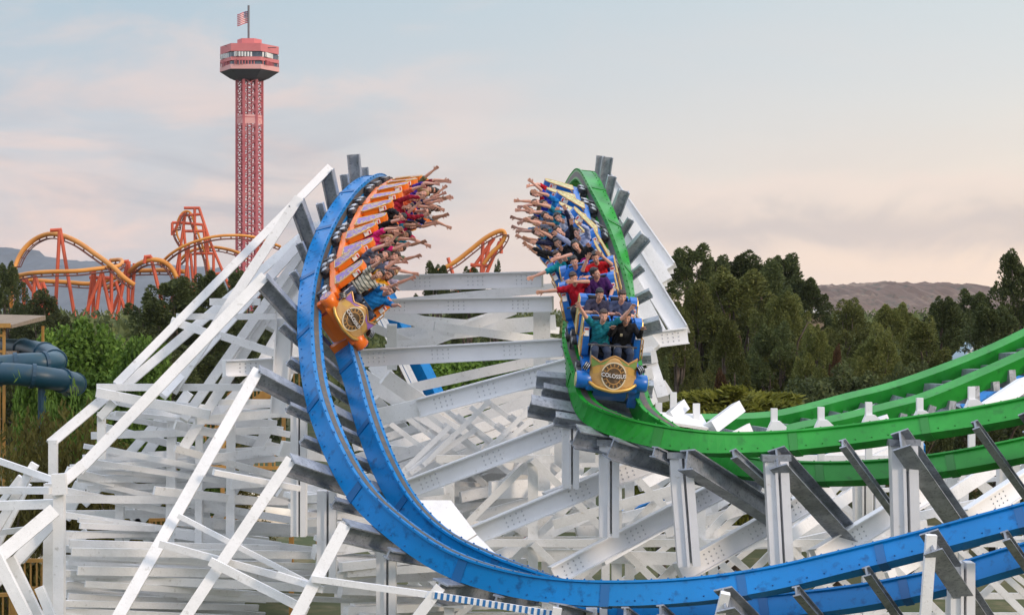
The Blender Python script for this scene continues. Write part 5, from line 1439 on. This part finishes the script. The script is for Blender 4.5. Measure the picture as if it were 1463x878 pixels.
def body_mesh(pose):
    if pose in BODY: return BODY[pose]
    (eR, wR), (eL, wL), yaw, tilt = POSES[pose]
    mb = MB()
    # trunk
    cap(mb, (-.09, 0, .02), (.09, 0, .02), .115, .115); cap(mb, (0, -.01, .05), (0, -.01, .28), .125, .135, 14)
    for q in (-1, 1):
        cap(mb, (q * .06, -.01, .12), (q * .085, -.01, .40), .105, .095, 12); cap(mb, (q * .04, -.02, .45), (q * SHO, -.01, .455), .075, .062, 10)
        # legs
        cap(mb, (q * .09, 0, .0), (q * .13, .42, .07), .088, .062, 12); cap(mb, (q * .13, .42, .07), (q * .12, .50, -.28), .058, .04, 10)
        cap(mb, (q * .12, .48, -.31), (q * .13, .64, -.335), .042, .034, 8)
    cap(mb, (0, -.005, .46), (0, .02, .58), .056, .052, 10)
    for s_, e, w in ((1, eR, wR), (-1, eL, wL)):
        sh = V(s_ * SHO, -.005, .45)
        cap(mb, sh, e, .054, .043, 10); cap(mb, e, Vector(e).lerp(Vector(w), .45), .043, .040, 10); cap(mb, Vector(e).lerp(Vector(w), .45), w, .040, .026, 10)
        hand(mb, w, e, s_)
    HM = head_matrix(yaw, tilt)
    def hb(c, r, sc=(1, 1, 1)): mb.ball(HM @ Vector(c), r, 16, 12, sc, HM.to_3x3())
    hb((0, -.005, .055), .1, (.78, .98, 1.0)); hb((0, .03, -.015), .075, (.80, .98, 1.05)); hb((0, .062, -.062), .036, (1.15, .9, .9))
    cap(mb, HM @ V(0, .088, .045), HM @ V(0, .112, .008), .011, .016, 8)
    for q in (-1, 1): hb((q * .078, -.005, .02), .03, (.35, .7, 1.1)); hb((q * .036, .07, .002), .026)
    hb((0, .080, .052), .03, (1.7, .55, .35))
    me = remesh(mb, .0085, 'person', [SK[0], M_EYE, M_MOUTH, M_TEETH], 3)
    # facial features joined into the same mesh
    bm = bmesh.new(); bm.from_mesh(me)
    def feat(c, r, sc, mi):
        ret = bmesh.ops.create_uvsphere(bm, u_segments=10, v_segments=6, radius=r, matrix=HM @ Matrix.Translation(c) @ Matrix.Diagonal((*sc, 1)))
        fs = {f for v in ret['verts'] for f in v.link_faces}
        for f in fs: f.material_index = mi; f.smooth = True
    for q in (-1, 1):
        feat((q * .032, .083, .032), .0125, (1.15, .5, .72), 3); feat((q * .032, .0875, .032), .0072, (1, .55, .9), 1)
        feat((q * .033, .088, .056), .011, (1.9, .5, .32), 1)
    if pose in ('turned', 'chest'):
        feat((0, .094, -.040), .017, (1.5, .5, .42), 2)
    else:
        feat((0, .094, -.046), .021, (1.15, .5, .95), 2); feat((0, .099, -.034), .014, (1.25, .5, .34), 3)
    bm.to_mesh(me); bm.free()
    BODY[pose] = me
    return me
SHIRT = {}
def shirt_mesh(pose, long):
    k = (pose, long)
    if k in SHIRT: return SHIRT[k]
    (eR, wR), (eL, wL), yaw, tilt = POSES[pose]
    mb = MB(); g = .013
    cap(mb, (-.09, 0, .03), (.09, 0, .03), .118 + g, .118 + g); cap(mb, (0, -.01, .05), (0, -.01, .28), .128 + g, .138 + g, 14)
    for q in (-1, 1):
        cap(mb, (q * .06, -.01, .12), (q * .085, -.01, .40), .105 + g, .095 + g, 12); cap(mb, (q * .04, -.02, .45), (q * SHO, -.01, .455), .075 + g, .064 + g, 10)
    for s_, e, w in ((1, eR, wR), (-1, eL, wL)):
        sh = V(s_ * SHO, -.005, .45); e = Vector(e); w = Vector(w)
        if long:
            cap(mb, sh, e, .058 + g, .048 + g, 10); cap(mb, e, e.lerp(w, .94), .047 + g, .030 + g, 10)
        else:
            cap(mb, sh, sh.lerp(e, .72), .060 + g, .056 + g, 10)
    me = remesh(mb, .014, 'shirt', [M_STK], 3)
    n = len(me.vertices); co = np.empty(n * 3, dtype=np.float32); me.vertices.foreach_get('co', co); co = co.reshape(-1, 3)
    nr = np.empty(n * 3, dtype=np.float32); me.vertices.foreach_get('normal', nr); nr = nr.reshape(-1, 3)
    co += nr * (.0045 * np.sin(co[:, 2:3] * 55 + co[:, 0:1] * 38) + .004 * np.sin(co[:, 0:1] * 70 - co[:, 2:3] * 21 + 1))
    me.vertices.foreach_set('co', co.reshape(-1)); me.update()
    SHIRT[k] = me
    return me
TROU = None
def trouser_mesh():
    global TROU
    if TROU: return TROU
    mb = MB(); g = .012
    cap(mb, (-.09, 0, .0), (.09, 0, .0), .118 + g, .118 + g)
    for q in (-1, 1):
        cap(mb, (q * .09, 0, .0), (q * .13, .42, .07), .090 + g, .066 + g, 12); cap(mb, (q * .13, .42, .07), (q * .12, .495, -.25), .062 + g, .05 + g, 10)
    TROU = remesh(mb, .016, 'trousers', [M_JEAN], 3); return TROU
HAIR = {}
def hair_mesh(pose, style):
    k = (pose, style)
    if k in HAIR: return HAIR[k]
    _, _, yaw, tilt = POSES[pose]; HM = head_matrix(yaw, tilt); R3 = HM.to_3x3()
    mb = MB()
    def hb(c, r, sc=(1, 1, 1)): mb.ball(HM @ Vector(c), r, 16, 12, sc, R3)
    hb((0, -.020, .072), .104, (.83, .98, .96)); hb((0, -.045, .03), .085, (.92, .85, 1.0))
    if style == 'short': hb((0, .045, .125), .05, (1.25, .8, .6))
    else:
        hb((0, .03, .125), .05, (1.3, .9, .6))
        for q in (-1, 1): cap(mb, HM @ V(q * .075, -.01, .07), HM @ V(q * .10, -.05, -.16), .034, .040, 8)
        cap(mb, HM @ V(0, -.08, .05), HM @ V(0, -.12, -.22), .06, .07, 10); hb((0, -.1, -.12), .08, (1.4, .6, 1.3))
    me = remesh(mb, .011, 'hair', [HR['black']], 2)
    n = len(me.vertices); co = np.empty(n * 3, dtype=np.float32); me.vertices.foreach_get('co', co); co = co.reshape(-1, 3)
    co += .004 * np.sin(co * 160 + 1)[:, [1, 2, 0]]; me.vertices.foreach_set('co', co.reshape(-1))
    # uncover the face: drop hair in front of the brow
    bm = bmesh.new(); bm.from_mesh(me); Hi = HM.inverted()
    kill = [v for v in bm.verts if (lambda p: p.y > .052 and p.z < .098 and abs(p.x) < .072)(Hi @ v.co)]
    bmesh.ops.delete(bm, geom=kill, context='VERTS'); bm.to_mesh(me); bm.free()
    HAIR[k] = me; return me
CLOTH = {}
def cloth(name, c, stripe=None, sc=30, axis=2):
    if name in CLOTH: return CLOTH[name]
    m = mat(name, c, .85, noise=(9, tuple(x * .78 for x in c), .42, .7), spec=.2)
    if stripe:
        nt = m.node_tree; b = nt.nodes['Principled BSDF']
        src = b.inputs['Base Color'].links[0].from_socket
        co = nt.nodes.new('ShaderNodeTexCoord'); s_ = nt.nodes.new('ShaderNodeSeparateXYZ'); nt.links.new(co.outputs['Object'], s_.inputs[0])
        a = nt.nodes.new('ShaderNodeMath'); a.operation = 'MULTIPLY'; a.inputs[1].default_value = sc; nt.links.new(s_.outputs[axis], a.inputs[0])
        f = nt.nodes.new('ShaderNodeMath'); f.operation = 'FRACT'; nt.links.new(a.outputs[0], f.inputs[0])
        gt = nt.nodes.new('ShaderNodeMath'); gt.operation = 'GREATER_THAN'; gt.inputs[1].default_value = .72; nt.links.new(f.outputs[0], gt.inputs[0])
        mx = nt.nodes.new('ShaderNodeMix'); mx.data_type = 'RGBA'; nt.links.new(gt.outputs[0], mx.inputs[0]); nt.links.new(src, mx.inputs[6]); mx.inputs[7].default_value = (*stripe, 1)
        nt.links.new(mx.outputs[2], b.inputs['Base Color'])
    CLOTH[name] = m; return m
def rider(Ms, row, seat, pose, sk, hair, style, top, long, label, group):
    M = Ms[row // 2] @ Matrix.Translation((seat * .235, ROWY[row % 2] + .0, .735))
    o = bpy.data.objects.new('person', body_mesh(pose)); COL.objects.link(o)
    o.matrix_world = M
    tag(o, label, 'person', group)
    o.material_slots[0].link = 'OBJECT'; o.material_slots[0].material = SK[sk]
    def child(nm, me, m):
        c = bpy.data.objects.new(nm, me); COL.objects.link(c); c.parent = o
        c.material_slots[0].link = 'OBJECT'; c.material_slots[0].material = m; return c
    sh = child('shirt', shirt_mesh(pose, long), top); child('trousers', trouser_mesh(), M_JEAN if (row + seat) % 3 else M_BLKC)
    if style: child('hair', hair_mesh(pose, style), HR[hair])
    return o
c_ = cloth
GB, GG = 'riders of the orange train', 'riders of the blue train'
# seat +1 = rider's right (upper side in the picture on the left train), -1 = rider's left
RB = [
 (0, 1, 'reach', 1, 'black', 'short', c_('grey cream striped knit', (.50, .49, .42), (.08, .10, .09), 12), 0, 'front-row rider in a cream shirt with dark stripes'),
 (0, -1, 'fwd', 0, 'brown', 'short', c_('bright blue tee', (.01, .17, .48)), 0, 'front-row rider in a bright blue tee pointing both arms forward'),
 (1, 1, 'up', 0, 'brown', 'short', c_('slate blue tee', (.08, .10, .16)), 0, 'rider in a slate blue tee right behind the striped shirt'),
 (1, -1, 'fwd', 1, 'brown', 'long', c_('yellow tee', (.70, .36, .02)), 0, 'rider in a yellow tee behind the bright blue tee'),
 (2, 1, 'reach', 0, 'brown', 'short', c_('grey tee', (.11, .12, .16)), 0, 'rider in a grey tee with long bare arms, third row from the front'),
 (2, -1, 'up', 0, 'blond', 'short', c_('pale lavender tee', (.48, .44, .58)), 0, 'fair rider in a pale lavender tee beside the grey tee'),
 (3, 1, 'up', 0, 'blond', 'long', c_('hot pink tee', (.62, .02, .17)), 0, 'long-haired rider in a hot pink tee'),
 (3, -1, 'wide', 0, 'brown', 'short', c_('dark grey tee', (.04, .045, .05)), 0, 'rider in a dark grey tee beside the hot pink tee'),
 (4, 1, 'reach', 0, 'auburn', 'long', c_('black tee', (.012, .012, .015)), 0, 'auburn long-haired rider in black behind the hot pink tee'),
 (4, -1, 'up', 1, 'brown', 'short', c_('sage green tee', (.13, .18, .11)), 0, 'rider in a sage green tee on the far side of the auburn rider'),
 (5, 1, 'fwd', 1, 'black', 'short', c_('black tee', (.012, .012, .015)), 1, 'dark-haired rider in long black sleeves under the dark red shirt'),
 (5, -1, 'up', 2, 'black', 'short', c_('teal tee', (.01, .17, .25)), 0, 'brown-armed rider in a teal tee on the outer side of the train'),
 (6, 1, 'up', 1, 'black', 'short', c_('dark red shirt', (.30, .012, .03)), 1, 'rider in a dark red long-sleeved shirt halfway up the orange train'),
 (6, -1, 'wide', 0, 'brown', 'long', c_('crimson tee', (.42, .01, .07)), 0, 'long-haired rider in crimson beside the dark red shirt'),
 (7, 1, 'reach', 0, 'blond', 'short', c_('coral orange tee', (.72, .13, .05)), 0, 'blond rider in a coral orange tee'),
 (7, -1, 'up', 1, 'black', 'short', c_('royal blue tee', (.02, .03, .30)), 0, 'rider in royal blue beside the coral tee'),
 (8, 1, 'up', 0, 'blond', 'long', c_('indigo tee', (.05, .02, .25)), 0, 'blond long-haired rider in indigo above the coral tee'),
 (8, -1, 'reach', 0, 'brown', 'short', c_('navy tee', (.01, .015, .05)), 0, 'rider in navy on the outer side near the top of the orange train'),
 (9, 1, 'wide', 1, 'brown', 'short', c_('olive tee', (.12, .12, .05)), 0, 'rider in olive, third row from the rear of the orange train'),
 (9, -1, 'up', 2, 'black', 'long', c_('white tee', (.65, .65, .66)), 0, 'long-haired rider in white near the rear of the orange train'),
 (10, 1, 'up', 1, 'black', 'short', c_('maroon tee', (.16, .02, .03)), 0, 'rider in maroon, last row but one of the orange train'),
 (10, -1, 'reach', 0, 'brown', 'short', c_('sky blue tee', (.14, .32, .52)), 0, 'rider in sky blue, last row but one of the orange train'),
 (11, 1, 'up', 0, 'brown', 'short', c_('charcoal tee', (.03, .03, .035)), 0, 'rider in charcoal in the last row of the orange train'),
 (11, -1, 'wide', 1, 'brown', 'short', c_('tan tee', (.32, .22, .12)), 0, 'rider in tan in the last row of the orange train')]
for r in RB: rider(MS_B, *r, GB)
RG = [
 (0, 1, 'wide', 0, 'brown', 'short', c_('teal striped tee', (.01, .20, .25), (.01, .08, .11), 26), 0, 'front-row man in a teal striped tee flinging both arms up'),
 (0, -1, 'halfup', 1, 'black', 'short', c_('black jacket', (.012, .012, .014)), 1, 'front-row man in a black jacket holding up both palms'),
 (1, 1, 'chest', 1, 'black', 'short', c_('dark slate tee', (.05, .05, .09)), 0, 'dark-haired man in dark slate behind the teal striped tee'),
 (1, -1, 'chest', 0, 'brown', 'short', c_('denim blue tee', (.06, .08, .16)), 0, 'laughing man in denim blue behind the black jacket'),
 (2, 1, 'across', 1, 'brown', 'short', c_('red tee', (.42, .008, .02)), 0, 'man in a red tee stretching one arm out to the side'),
 (2, -1, 'turned', 1, 'black', 'short', c_('purple tee', (.06, .015, .10)), 0, 'man in a purple tee looking sideways'),
 (3, 1, 'chest', 0, 'black', 'short', c_('cobalt blue tee', (.015, .12, .45)), 0, 'dark-haired woman in cobalt blue with hands at her chest'),
 (3, -1, 'face', 1, 'black', 'short', c_('scarlet tee', (.50, .01, .015)), 0, 'man in a scarlet tee with both hands at his brow'),
 (4, 1, 'across', 0, 'brown', 'short', c_('turquoise tee', (.01, .28, .33)), 0, 'rider in turquoise leaning out on the outer side of the blue train'),
 (4, -1, 'halfup', 1, 'black', 'long', c_('black tee', (.012, .012, .015)), 1, 'long-haired rider in black with a round magenta emblem on the chest'),
 (5, 1, 'wide', 1, 'black', 'short', c_('black tee', (.012, .012, .015)), 1, 'rider in long black sleeves just above the turquoise rider'),
 (5, -1, 'reach', 0, 'black', 'short', c_('pale blue dress shirt', (.34, .40, .62)), 1, 'man in a pale blue dress shirt with arms thrown up'),
 (6, 1, 'up', 1, 'black', 'short', c_('charcoal tee', (.03, .03, .035)), 0, 'rider in charcoal on the outer side behind the long black sleeves'),
 (6, -1, 'wide', 0, 'brown', 'short', c_('dark navy shirt', (.015, .018, .05)), 1, 'rider in a dark navy shirt behind the pale blue dress shirt'),
 (7, 1, 'reach', 2, 'black', 'short', c_('navy tee', (.01, .015, .05)), 0, 'brown-armed rider in navy halfway up the blue train'),
 (7, -1, 'reach', 0, 'black', 'short', c_('white blue striped shirt', (.48, .52, .64), (.20, .26, .42), 40, 0), 1, 'rider in a white shirt with thin blue stripes'),
 (8, 1, 'up', 0, 'brown', 'short', c_('aqua tee', (.02, .26, .30)), 0, 'rider in aqua on the outer side near the top of the blue train'),
 (8, -1, 'up', 1, 'brown', 'short', c_('teal tee', (.01, .17, .25)), 0, 'rider in plain teal above the striped white shirt'),
 (9, 1, 'reach', 0, 'brown', 'short', c_('grey tee', (.11, .12, .16)), 0, 'rider in grey, third row from the rear of the blue train'),
 (9, -1, 'up', 1, 'brown', 'short', c_('bright blue tee', (.01, .17, .48)), 0, 'rider in bright blue near the top end of the blue train'),
 (10, 1, 'up', 0, 'blond', 'short', c_('sky blue tee', (.14, .32, .52)), 0, 'blond rider in sky blue, last row but one of the blue train'),
 (10, -1, 'wide', 0, 'brown', 'short', c_('royal blue tee', (.02, .03, .30)), 0, 'rider in royal blue, last row but one of the blue train'),
 (11, 1, 'up', 1, 'brown', 'short', c_('tan tee', (.32, .22, .12)), 0, 'rider in tan in the last row of the blue train'),
 (11, -1, 'reach', 0, 'brown', 'short', c_('red tee', (.42, .008, .02)), 0, 'rider in red in the last row of the blue train')]
for r in RG:
    o = rider(MS_G, *r, GG)
    sh = [c for c in o.children if c.name.startswith('shirt')][0]
    if 'magenta' in r[8]:
        e = MB(); e.tube([V(0, .135, .27), V(0, .158, .27)], .105, 22); e.build('chest_emblem', cloth('magenta print', (.48, .01, .22)), sh)
        pm = MB(); ring = [V(math.cos(t) * .06, .163, .27 + math.sin(t) * .06) for t in np.linspace(0, 2 * math.pi, 25)]
        pm.tube(ring, .008, 5)
        for q in (90, 270, 225, 315): pm.tube([V(0, .163, .27), V(math.cos(math.radians(q)) * .06, .163, .27 + math.sin(math.radians(q)) * .06)], .008, 5)
        pm.build('emblem_sign', M_STK, sh)
    if 'palms' in r[8]:
        MB().box(.07, .142, .33, .05, .02, .05).build('chest_badge', cloth('badge cream', (.5, .45, .3)), sh)
# ------------------------------------------------------------------ haze
hz = MB(); hz.box(0, 2900, 55, 9000, 7600, 148)
hzm = bpy.data.materials.new('air haze'); hzm.use_nodes = True
hnt = hzm.node_tree; hnt.nodes.clear()
pvn = hnt.nodes.new('ShaderNodeVolumePrincipled'); pvn.inputs['Color'].default_value = (.80, .84, .92, 1)
pvn.inputs['Density'].default_value = 0.00006; pvn.inputs['Anisotropy'].default_value = .2
on = hnt.nodes.new('ShaderNodeOutputMaterial'); hnt.links.new(pvn.outputs[0], on.inputs['Volume'])
tag(hz.build('haze', hzm), kind='stuff')
